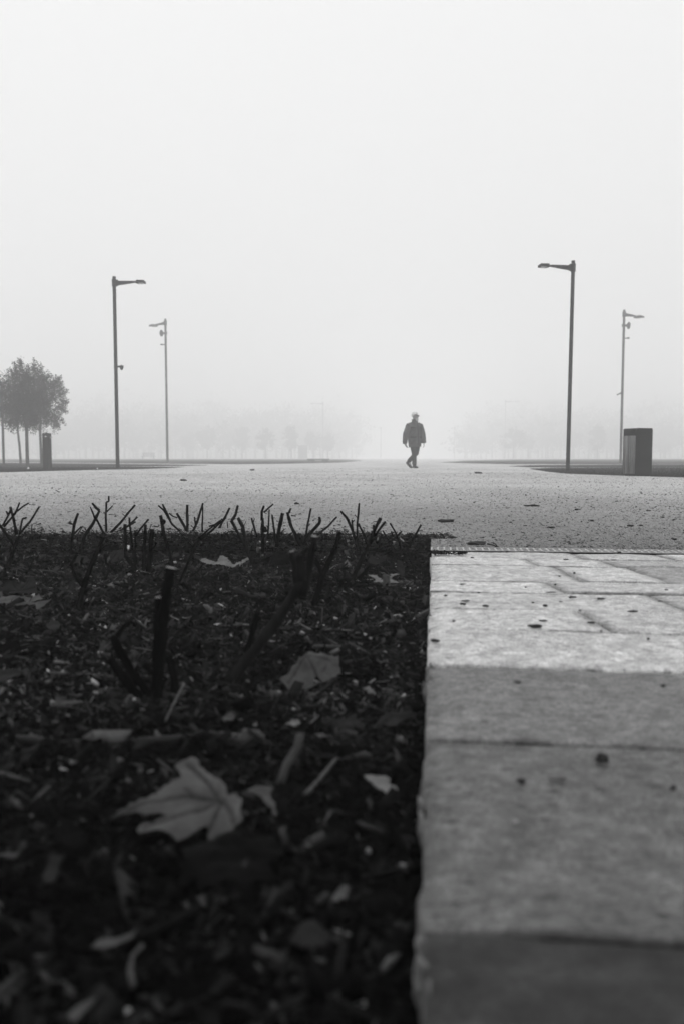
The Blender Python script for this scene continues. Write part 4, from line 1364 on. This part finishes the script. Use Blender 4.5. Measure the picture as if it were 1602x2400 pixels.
for face in (-1, 1):
    PVs, PFs, PSs = [], [], []
    tw = s - .03
    for i in range(6):
        x0 = -tw / 2 + tw * i / 6 + .004; x1 = -tw / 2 + tw * (i + 1) / 6 - .004
        zt = hp * .845
        c = [(x0, .0), (x1, .0), (x1, .016), (x0, .016)]
        vv = []
        for z in (.035, zt):
            for (xx, dd) in c: vv.append(RB @ Vector((face * (s / 2 - .009 + dd), xx, z)))
        PVs += [list(v) for v in vv]; PFs += (CUBE_F + 8 * i).tolist(); PSs += [[.95, 1.0, .85, .62, 1.3, .9][i]] * 8
    np_mesh('slatted_panel', PVs, PFs, M['wood'], root, shade=PSs)

# paper scraps on the lawn
for px, py, w, lab in ((66, 1100, 5, 'white folded paper scrap on the lawn before the young trees'), (228, 1100, 2.6, 'tiny white paper scrap near the dome camera lamp')):
    b = on_z(px, py, LZ + .01); k = b.y / FPX
    bm = bmesh.new()
    vs = [bm.verts.new(v) for v in ((-w * k * .5, 0, 0), (w * k * .5, .02, 0), (w * k * .1, .01, w * k * .95), (-w * k * .2, .06, 0), (w * k * .2, .07, .01))]
    bm.faces.new((vs[0], vs[1], vs[2])); bm.faces.new((vs[0], vs[2], vs[3])); bm.faces.new((vs[1], vs[4], vs[2])); bm.faces.new((vs[0], vs[3], vs[4], vs[1])); bm.faces.new((vs[2], vs[4], vs[3]))
    o = from_bm('paper_scrap', bm, M['paper']); o.location = b + Vector((0, 0, .015))
    tag(o, lab, 'paper scrap')

# ---------------------------------------------------------------- trees
def leaf_cloud(n, centre, rad, leaf_len, seed, clumps=60, low=-.75):
    rg = np.random.default_rng(seed)
    # clumps over an uneven ball
    d = rg.normal(size=(clumps, 3)); d /= np.linalg.norm(d, axis=1)[:, None]
    rr_ = rg.random(clumps) ** .5
    cc = d * rr_[:, None]
    cc = cc[cc[:, 2] > low - .2]
    cr = rg.uniform(.16, .32, len(cc))
    pick = rg.integers(0, len(cc), n)
    q = rg.normal(size=(n, 3)); q /= np.linalg.norm(q, axis=1)[:, None]
    q *= (rg.random(n) ** .45)[:, None]
    P = cc[pick] + q * cr[pick][:, None]
    # sprigs poking out
    ns = n // 5
    sd_ = rg.normal(size=(34, 3)); sd_ /= np.linalg.norm(sd_, axis=1)[:, None]
    sd_ = sd_[sd_[:, 2] > low]
    k = rg.integers(0, len(sd_), ns)
    P[:ns] = sd_[k] * rg.uniform(.8, 1.2, ns)[:, None] + rg.normal(0, .045, (ns, 3))
    P = P * np.array(rad) + np.array(centre)
    # diamond leaves, folded
    a = rg.normal(size=(n, 3)); a /= np.linalg.norm(a, axis=1)[:, None]
    b2 = rg.normal(size=(n, 3)); b2 -= (b2 * a).sum(1)[:, None] * a; b2 /= np.linalg.norm(b2, axis=1)[:, None]
    L = leaf_len * rg.uniform(.6, 1.3, n)[:, None]
    W = L * .42
    V = np.stack([P - a * L / 2, P + b2 * W / 2, P + a * L / 2, P - b2 * W / 2], 1).reshape(-1, 3)
    F = np.arange(n * 4).reshape(n, 4)
    return V, F, np.repeat(rg.uniform(.55, 1.5, n), 4)


def tree(label, name, base, trunk_r, crown_c, crown_r, n, leaf_len, seed, group, mat='foliage', lean=(0, 0), limbs=7, clumps=70):
    root = empty(name, base)
    tag(root, label, 'tree', group)
    rg = random.Random(seed)
    bm = bmesh.new()
    c = Vector(crown_c)
    z0 = c.z - crown_r[2] * .95
    pts = [Vector((0, 0, -.05)), Vector((0, 0, .06)), Vector((lean[0] * .3, lean[1] * .3, z0 * .5)), Vector((lean[0], lean[1], z0)), Vector((c.x, c.y, c.z + crown_r[2] * .5))]
    tube(bm, pts, [trunk_r * 1.35, trunk_r * 1.05, trunk_r * .95, trunk_r * .85, trunk_r * .25], 12)
    for i in range(limbs):
        a = i * 2.4 + rg.uniform(-.4, .4); u = rg.uniform(0, .6)
        s0 = pts[3].lerp(pts[4], u)
        e = c + Vector((math.cos(a) * crown_r[0] * .75, math.sin(a) * crown_r[1] * .75, crown_r[2] * (rg.uniform(-.35, .7))))
        mid = s0.lerp(e, .5) + Vector((0, 0, -.08))
        tube(bm, [s0, mid, e], [trunk_r * .42, trunk_r * .26, trunk_r * .08], 6)
    from_bm('trunk', bm, M['bark'], root, True)
    V, F, S = leaf_cloud(n, crown_c, crown_r, leaf_len, seed, clumps)
    np_mesh('crown', V, F, M[mat], root, shade=S)
    return root


def near_tree(label, bx, by, tw, cx, cy, rx, ry, n, seed, lean_px=0):
    b = on_z(bx, by, LZ); k = b.y / FPX
    c = at_y(cx, cy, b.y) - b
    tree(label, 'young_tree', b, tw * k / 2, (c.x, c.y, c.z), (rx * k, rx * k, ry * k), n, 4.4 * k, seed, 'young round trees on the lawn', lean=(lean_px * k, 0), clumps=110)


near_tree('young round tree with the thickest bare trunk, middle of the lawn group', 65, 1092, 8, 61, 932, 59, 77, 20000, 1)
near_tree('young round tree next to the water post, trunk just behind it', 98, 1089, 6.5, 104, 938, 45, 74, 17000, 2, -2)
near_tree('young tree with the thinnest leaning trunk behind the steel post', 49, 1087.5, 5.5, 36, 945, 40, 64, 10000, 3, -5)
near_tree('young tree mostly out of frame beyond the steel post', -22, 1089, 6, -28, 930, 36, 66, 8000, 4)

far_protos = {}


def far_tree(label, px, cy, w, hgt, Y, group, seed):
    Y = Y * 1.5
    b = Vector(((px - CX) / FPX * Y, Y, LZ)); k = Y / FPX
    c = at_y(px, cy, Y) - b
    tree(label, 'clipped_tree', b, 2.0 * k, (0, 0, c.z), (w * k / 2, w * k / 2, hgt * k / 2), 1500, 6 * k, seed, group, 'foliage', limbs=4, clumps=40)


GL = 'misty clipped trees beyond the lawn on the tap post side'
GR = 'misty clipped trees beyond the lawn on the litter bin side'
for i, (px, cy, w, hh, Y, lab) in enumerate((
        (442, 1034, 32, 40, 190, 'faint small round tree first in the misty row after the loudspeaker lamp'),
        (487, 1028, 46, 52, 180, 'widest round crown in the misty row'),
        (539, 1032, 34, 42, 195, 'pale round tree between the widest crown and the peaked crown'),
        (568, 1028, 40, 54, 180, 'round tree with a slightly peaked crown in the misty row'),
        (623, 1031, 42, 48, 165, 'evenly round tree at the middle of the misty row'),
        (683, 1027, 36, 52, 162, 'darkest oval tree of the misty row, next to the cabinet'),
        (734, 1032, 34, 42, 170, 'round tree right behind the misty cabinet'),
        (768, 1036, 30, 40, 172, 'last round tree of the misty row, beside the faint distant lamp'),
        (163, 1026, 34, 50, 230, 'very faint tree behind the water post'),
        (221, 1020, 46, 60, 225, 'very faint broad tree between the water post and the dome camera lamp'),
        (325, 1026, 40, 52, 225, 'very faint tree between the dome camera lamp and the loudspeaker lamp'))):
    far_tree(lab, px, cy, w, hh, Y, GL, 30 + i)
for i, (px, cy, w, hh, Y, lab) in enumerate((
        (1201, 1028, 54, 48, 165, 'broad low crowned misty tree next to the far lamp by the walking man'),
        (1235, 1038, 28, 34, 180, 'small misty tree tucked against the broad low crown'),
        (1276, 1028, 26, 40, 200, 'narrow pale misty tree midway to the tallest lamp'),
        (1339, 1030, 42, 48, 185, 'misty tree half hidden behind the tallest lamp pole'),
        (1397, 1026, 36, 54, 168, 'misty oval tree with a pointed top between the tallest lamp and the bin'),
        (1440, 1030, 34, 46, 190, 'misty tree just behind the loudspeaker lamp by the bin'),
        (1545, 1030, 34, 48, 200, 'misty tree first past the litter bin'),
        (1596, 1028, 36, 48, 195, 'misty tree cut by the frame past the litter bin'))):
    far_tree(lab, px, cy, w, hh, Y, GR, 60 + i)

# low bench, cabinet and picnic table in the mist
b = on_z(746, 1081.5, LZ); k = b.y / FPX
root = empty('stone_bench', b); tag(root, 'low solid stone bench at the end of the lawn in the mist', 'bench')
bm = bmesh.new(); box(bm, (0, 0, 5 * k), (52 * k, .5, 2.2 * k), None, .01); from_bm('seat', bm, M['bark'], root)
for sx in (-1, 1):
    bm = bmesh.new(); box(bm, (sx * 16 * k, 0, 2 * k), (15 * k, .42, 4 * k), None, .01); from_bm('leg', bm, M['bark'], root)
Y = 235; k = Y / FPX
root = empty('utility_cabinet', ((710 - CX) * k, Y, LZ)); tag(root, 'square utility cabinet standing among the misty trees', 'cabinet')
bm = bmesh.new(); box(bm, (0, 0, 15 * k), (21 * k, 1.2, 30 * k), None, .04); from_bm('body', bm, M['bark'], root)
bm = bmesh.new(); box(bm, (0, 0, 30.8 * k), (23 * k, 1.4, 1.6 * k), None, .02); from_bm('roof', bm, M['bark'], root)
bm = bmesh.new(); box(bm, (-4.6 * k, -.615, 15 * k), (8.6 * k, .03, 26 * k)); from_bm('door', bm, M['steel_far'], root)
bm = bmesh.new(); box(bm, (4.6 * k, -.615, 15 * k), (8.6 * k, .03, 26 * k)); from_bm('door', bm, M['steel_far'], root)
Y = 190; k = Y / FPX
root = empty('park_bench', ((349 - CX) * k, Y, LZ)); tag(root, 'faint park bench far across the lawn beyond the loudspeaker lamp', 'bench')
bm = bmesh.new(); box(bm, (0, 0, 6.5 * k), (34 * k, .6, 1.6 * k)); from_bm('seat', bm, M['bark'], root)
bm = bmesh.new()
for zz in (9, 11.5, 14): box(bm, (0, .3 + zz * .01, zz * k), (28 * k, .06, 1.6 * k))
from_bm('backrest', bm, M['bark'], root)
for sx in (-1, 1):
    bm = bmesh.new(); box(bm, (sx * 13 * k, 0, 3 * k), (1.6 * k, .55, 6 * k)); box(bm, (sx * 13 * k, .35, 7 * k), (1.2 * k, .08, 14 * k)); from_bm('leg', bm, M['bark'], root)

# far wood: one mass of bare tall trees either side of the misty avenue
rg = random.Random(77)
bm = bmesh.new()
LV, LF, LS, lc = [], [], [], 0
def wood_tree(px, top, Y, seed, spread=30):
    global lc
    k = Y / FPX
    X = (px - CX) * k
    hgt = at_y(px, top, Y).z
    tube(bm, [(X, Y, 0), (X + rg.uniform(-.5, .5), Y, hgt * .5), (X + rg.uniform(-1, 1), Y, hgt * .92)], [2.2 * k, 1.6 * k, .4 * k], 6)
    for i in range(9):
        z = hgt * rg.uniform(.3, .75); a = rg.uniform(0, 6.283); l = spread * k * rg.uniform(.4, .9)
        tube(bm, [(X, Y, z), (X + math.cos(a) * l * .5, Y + math.sin(a) * l * .5, z + l * .6), (X + math.cos(a) * l * .8, Y + math.sin(a) * l * .8, z + l * 1.3)], [1.0 * k, .6 * k, .2 * k], 5)
    V, F, S = leaf_cloud(420, (X, Y, hgt * .58), (spread * k, spread * k, hgt * .42), 8 * k, seed, 34, -1)
    LV.append(V); LF.append(F + lc); lc += len(V); LS.append(S)
px = -180
i = 0
while px < 1800:
    gap = 845 < px < 1075
    if not gap:
        d = min(abs(px - 845), abs(px - 1075)) if 700 < px < 1250 else 200
        top = 925 + 26 * noise.noise(Vector((px * .006, 3.3, 0))) + (30 if d < 60 else 0)
        dep = rg.random()
        wood_tree(px + rg.uniform(-10, 10), top + rg.uniform(-8, 16) + 62 * (1 - dep), 285 + 105 * dep, 500 + i, rg.uniform(30, 56))
    px += 9; i += 1
wt = np.concatenate(LV), np.concatenate(LF), np.concatenate(LS)
me = bpy.data.meshes.new('far_wood')
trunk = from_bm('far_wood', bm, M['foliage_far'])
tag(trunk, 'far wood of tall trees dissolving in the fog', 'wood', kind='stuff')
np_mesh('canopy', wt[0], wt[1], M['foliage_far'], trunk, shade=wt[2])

# ---------------------------------------------------------------- the walking man
def remeshed(name, bm, voxel, mat, parent=None, smooth_it=4):
    bmesh.ops.recalc_face_normals(bm, faces=bm.faces)
    me = bpy.data.meshes.new(name + '_raw'); bm.to_mesh(me); bm.free()
    tmp = bpy.data.objects.new(name + '_raw', me); COL.objects.link(tmp)
    r = tmp.modifiers.new('r', 'REMESH'); r.mode = 'VOXEL'; r.voxel_size = voxel; r.use_smooth_shade = True
    s = tmp.modifiers.new('s', 'SMOOTH'); s.factor = .5; s.iterations = smooth_it
    dg = bpy.context.evaluated_depsgraph_get(); dg.update()
    out = bpy.data.meshes.new_from_object(tmp.evaluated_get(dg))
    out.name = name
    bpy.data.objects.remove(tmp); bpy.data.meshes.remove(me)
    out.materials.clear()
    for p in out.polygons: p.use_smooth = True
    return link(name, out, mat, parent)


PB = on_z(970, 1097.5, GZ)
PK = PB.y / FPX
SC = (129.5 * PK) / 1.735                       # overall scale so that he is as tall as in the photo
def W2(cx, cy, y=0.0):
    """crop px of the man's close-up -> local metres (before scale)"""
    return Vector(((cx - 790) * .001190, y, (1765 - cy) * .001190))
FWD = Vector((.46, -.888, 0)); LEFT = Vector((.888, .46, 0))
HF = Vector((.72, -.69, 0)); HL = Vector((.69, .72, 0))


def hand(bm, wrist, d, palm_n, side):
    """palm and five curled fingers; d: down the hand, side: towards the thumb"""
    d = d.normalized(); side = (side - d * side.dot(d)).normalized(); nn = d.cross(side)
    tube(bm, [wrist, wrist + d * .03, wrist + d * .085], [(.024, .018), (.036, .016), (.038, .013)], 10, ref=side)
    for i, (off, ln) in enumerate(((.029, .072), (.010, .08), (-.010, .075), (-.028, .058))):
        b0 = wrist + d * .08 + side * off
        c1 = b0 + d * ln * .45 + palm_n * .006
        c2 = c1 + d * ln * .3 + palm_n * .016
        c3 = c2 + d * ln * .14 + palm_n * .022
        tube(bm, [b0, c1, c2, c3], [.0095, .009, .0082, .006], 8)
    t0 = wrist + d * .03 + side * .028
    tube(bm, [t0, t0 + side * .026 + d * .026, t0 + side * .030 + d * .06 + palm_n * .008], [.013, .011, .008], 8)


rsh, rel, rwr = Vector((-.19, -.09, 1.325)), Vector((-.285, -.12, 1.06)), Vector((-.318, -.17, .775))
lsh, lel, lwr = Vector((.178, .10, 1.335)), Vector((.262, .12, 1.08)), Vector((.296, .08, .80))
hipc = Vector((0.01, 0, .88))
rhip, lhip = hipc - LEFT * .085, hipc + LEFT * .085
rkn, ran = Vector((-.02, -.08, .47)), Vector((.0, -.02, .10))
lkn, lan = Vector((.06, .02, .47)), Vector((-.155, .27, .215))
headc = Vector((.015, -.02, 1.605))
HK = 1.17


def grow_head(bm, zmin=-9):
    for v in bm.verts:
        if v.co.z > zmin: v.co = headc + (v.co - headc) * HK

bm = bmesh.new()
# torso, neck
tube(bm, [hipc - Vector((0, 0, .06)), hipc + Vector((0, 0, .08)), Vector((0, 0, 1.12)), Vector((-.005, 0, 1.30)), Vector((-.005, 0, 1.42)), Vector((0, -.005, 1.47)), Vector((.01, -.01, 1.56))],
     [(.15, .10), (.165, .11), (.16, .105), (.17, .11), (.13, .08), (.06, .06), (.055, .058)], 18, ref=LEFT)
# head: skull, jaw, nose, ears, brow
ball(bm, headc + Vector((0, 0, .035)) - HF * .012, (.078, .085, .092), 3)
tube(bm, [headc + HF * .01 + Vector((0, 0, .03)), headc + HF * .022 - Vector((0, 0, .045)), headc + HF * .035 - Vector((0, 0, .095))], [(.072, .075), (.062, .062), (.036, .038)], 14, ref=HL)
tube(bm, [headc + HF * .078 + Vector((0, 0, .028)), headc + HF * .098 - Vector((0, 0, .008)), headc + HF * .084 - Vector((0, 0, .018))], [.009, .014, .010], 8)
tube(bm, [headc + HF * .072 + HL * .04 + Vector((0, 0, .04)), headc + HF * .080 + Vector((0, 0, .042)), headc + HF * .072 - HL * .04 + Vector((0, 0, .04))], .010, 8)
tube(bm, [headc + HF * .066 + HL * .022 - Vector((0, 0, .046)), headc + HF * .076 - Vector((0, 0, .045)), headc + HF * .066 - HL * .022 - Vector((0, 0, .046))], .008, 8)
for sgn in (-1, 1):
    e = headc + HL * sgn * .079 - HF * .005
    ball(bm, e, (.010, .018, .032), 2)
grow_head(bm, 1.495)
# arms and hands
for sh_, el, wr, dd, sd_ in ((rsh, rel, rwr, Vector((.42, -.1, -.9)), Vector((.45, -.85, .2))), (lsh, lel, lwr, Vector((.10, -.1, -.99)), Vector((-.2, -.95, 0)))):
    tube(bm, [sh_, sh_.lerp(el, .5), el, el.lerp(wr, .5), wr], [.055, .048, .04, .036, .026], 12)
    hand(bm, wr, dd, (FWD * -.3 + Vector((-sh_.x, 0, 0)).normalized() * .7).normalized(), sd_)
# legs
for hp_, kn, an in ((rhip, rkn, ran), (lhip, lkn, lan)):
    tube(bm, [hp_ + Vector((0, 0, .03)), hp_.lerp(kn, .5), kn, kn.lerp(an, .35), an], [.082, .07, .052, .05, .034], 14)
ball(bm, ran + FWD * .05 - Vector((0, 0, .055)), (.045, .06, .03), 2)
ball(bm, lan + Vector((.03, -.03, -.08)), (.04, .05, .05), 2)
man = remeshed('person', bm, .0062, M['skin'], None, 3)
man.location = PB; man.scale = (SC, SC, SC)
tag(man, 'white haired man in a loose grey jacket, dark trousers and sunglasses walking across the gravel', 'person')

# trousers
bm = bmesh.new()
tube(bm, [hipc + Vector((0, 0, .12)), hipc, hipc - Vector((0, 0, .10))], [(.185, .13), (.19, .135), (.165, .12)], 18, ref=LEFT)
tube(bm, [rhip + Vector((0, 0, .02)), rhip.lerp(rkn, .55), rkn, rkn.lerp(ran, .5), ran + Vector((0, 0, .02))], [.108, .095, .078, .073, .07], 14)
tube(bm, [lhip + Vector((0, 0, .02)), lhip.lerp(lkn, .55), lkn, lkn.lerp(lan, .45), lan + Vector((.01, 0, .02))], [.108, .095, .08, .074, .066], 14)
for v in bm.verts: v.co += noise.noise_vector(v.co * 9) * .008
remeshed('trousers', bm, .010, M['trousers'], man, 3)

# shoes
bm = bmesh.new()
f2 = Vector((.30, -.95, 0))
tube(bm, [ran - f2 * .06 + Vector((0, 0, -.055)), ran + Vector((0, 0, -.045)), ran + f2 * .10 + Vector((.012, 0, -.062)), ran + f2 * .19 + Vector((.02, 0, -.072))], [(.04, .045), (.05, .052), (.056, .04), (.036, .024)], 14, ref=(1, .3, 0))
tube(bm, [ran + Vector((0, 0, -.03)), ran + Vector((0, 0, .05))], [.056, .058], 12)
for v in bm.verts: v.co.z = max(v.co.z, .002)
remeshed('shoe', bm, .009, M['shoe'], man, 2)
bm = bmesh.new()
heel = Vector((-.20, .33, .175)); toe = Vector((-.095, .17, .035))
dt = (toe - heel).normalized()
tube(bm, [heel - dt * .02, heel + dt * .06, heel + dt * .16, toe, toe + Vector((.035, -.06, -.012))], [(.036, .04), (.047, .052), (.052, .044), (.053, .033), (.036, .022)], 14, ref=(.85, .5, 0))
tube(bm, [lan + Vector((0, 0, .03)), lan + Vector((-.005, .01, -.05))], [.055, .052], 12)
remeshed('shoe', bm, .009, M['shoe'], man, 2)

# jacket
bm = bmesh.new()
jc = Vector((.0, 0, 0))
prof = [(.665, .196, .155, .012), (.70, .208, .162, .01), (.85, .222, .17, .005), (1.0, .225, .17, 0), (1.15, .236, .168, -.005), (1.28, .232, .156, -.008), (1.36, .175, .125, -.006), (1.41, .138, .105, -.002), (1.455, .105, .092, 0), (1.48, .09, .088, .005), (1.505, .085, .088, .008)]
tube(bm, [Vector((ox, 0, z)) for z, a, b_, ox in prof], [(a, b_) for z, a, b_, ox in prof], 28, ref=LEFT)
for sh_, el, wr in ((rsh, rel, rwr), (lsh, lel, lwr)):
    inn = Vector((0, 0, 1.40)).lerp(sh_, .55)
    tube(bm, [inn, sh_ + Vector((0, 0, -.01)), sh_.lerp(el, .5), el, el.lerp(wr, .5), wr + Vector((0, 0, .01)), wr + (wr - el).normalized() * .015], [.080, .098, .098, .092, .086, .072, .060], 16)
for v in bm.verts:
    v.co += noise.noise_vector(v.co * 6) * .010 + noise.noise_vector(v.co * 17) * .006
jk = remeshed('jacket', bm, .0085, M['jacket'], man, 3)


def on_jacket(u, z, lift=.006):
    """point on the torso ellipse: angle u from the front centre (positive to his left)"""
    for (z0, a0, b0, x0), (z1, a1, b1, x1) in zip(prof, prof[1:]):
        if z0 <= z <= z1:
            t = (z - z0) / (z1 - z0); a = a0 + (a1 - a0) * t + lift; b_ = b0 + (b1 - b0) * t + lift; ox = x0 + (x1 - x0) * t
            return Vector((ox, 0, z)) + LEFT * a * math.sin(u) + FWD * b_ * math.cos(u)


def patch(name, u0, u1, z0, z1, lift, mat, nz=4, nu=6):
    bm = bmesh.new()
    g = [[bm.verts.new(on_jacket(u0 + (u1 - u0) * i / nu, z0 + (z1 - z0) * j / nz, lift)) for i in range(nu + 1)] for j in range(nz + 1)]
    for j in range(nz):
        for i in range(nu): bm.faces.new((g[j][i], g[j][i + 1], g[j + 1][i + 1], g[j + 1][i]))
    bmesh.ops.solidify(bm, geom=bm.faces[:], thickness=.012)
    return from_bm(name, bm, M[mat], jk)


patch('placket', .02, .14, .69, 1.42, .010, 'seam', 24, 2)
patch('placket', .14, .20, .69, 1.42, .009, 'jacket', 24, 2)
for u0, u1 in ((-.95, -.32), (.42, .95)):
    patch('pocket', u0, u1, 1.12, 1.26, .008, 'jacket'); patch('pocket_flap', u0 - .03, u1 + .03, 1.245, 1.285, .014, 'seam', 2)
    patch('pocket', u0 - .1, u1 + .05, .78, .96, .008, 'jacket'); patch('pocket_flap', u0 - .13, u1 + .08, .945, .99, .014, 'seam', 2)
bm = bmesh.new()
tube(bm, [Vector((.003, 0, 1.475)), Vector((.006, 0, 1.495)), Vector((.008, .002, 1.518))], [(.098, .094), (.097, .096), (.101, .10)], 22, ref=LEFT, cap=False)
bmesh.ops.solidify(bm, geom=bm.faces[:], thickness=.014)
from_bm('collar', bm, M['jacket'], jk, True)
# hair, beard, glasses
bm = bmesh.new()
ball(bm, headc + Vector((0, 0, .055)) - HF * .020, (.090, .092, .088), 3, .12, 2)
for v in bm.verts:
    if (v.co - headc).dot(HF) > .035 and v.co.z < headc.z + .068: v.co -= HF * ((v.co - headc).dot(HF) - .03)
    if v.co.z < headc.z - .01: v.co.z = headc.z - .01 + (v.co.z - headc.z + .01) * .3
    v.co += noise.noise_vector(v.co * 60) * .006
grow_head(bm); from_bm('hair', bm, M['hair'], man, True)
bm = bmesh.new()
ball(bm, headc + HF * .042 - Vector((0, 0, .072)), (.052, .05, .042), 3, .3, 5)
grow_head(bm); from_bm('beard', bm, M['beard'], man, True)
bm = bmesh.new()
for sgn in (-1, 1):
    c = headc + HF * .083 + HL * sgn * .034 + Vector((0, 0, .024))
    R = Matrix(((HL.x, HF.x, 0), (HL.y, HF.y, 0), (0, 0, 1))).to_4x4()
    vs = box(bm, (0, 0, 0), (.048, .010, .036), Matrix.Translation(c) @ R, .006, 2)
    tube(bm, [c + HL * sgn * .027 + Vector((0, 0, .012)), headc + HL * sgn * .083 + Vector((0, 0, .034))], .0045, 6)
tube(bm, [headc + HF * .088 + HL * .01 + Vector((0, 0, .03)), headc + HF * .088 - HL * .01 + Vector((0, 0, .03))], .004, 6)
grow_head(bm); from_bm('sunglasses', bm, M['glasses'], man)

# ---------------------------------------------------------------- render settings
scene.view_settings.view_transform = 'Standard'
scene.view_settings.look = 'None'
scene.view_settings.exposure = 0.0
scene.view_settings.gamma = 1.0
scene.view_settings.use_curve_mapping = False
cy = scene.cycles
cy.volume_bounces = 4
cy.max_bounces = 8
cy.diffuse_bounces = 3
cy.glossy_bounces = 2
cy.transparent_max_bounces = 8
cy.use_denoising = True
try:
    cy.denoiser = 'OPENIMAGEDENOISE'
    cy.denoising_input_passes = 'RGB_ALBEDO_NORMAL'
except Exception:
    pass
cy.use_adaptive_sampling = False
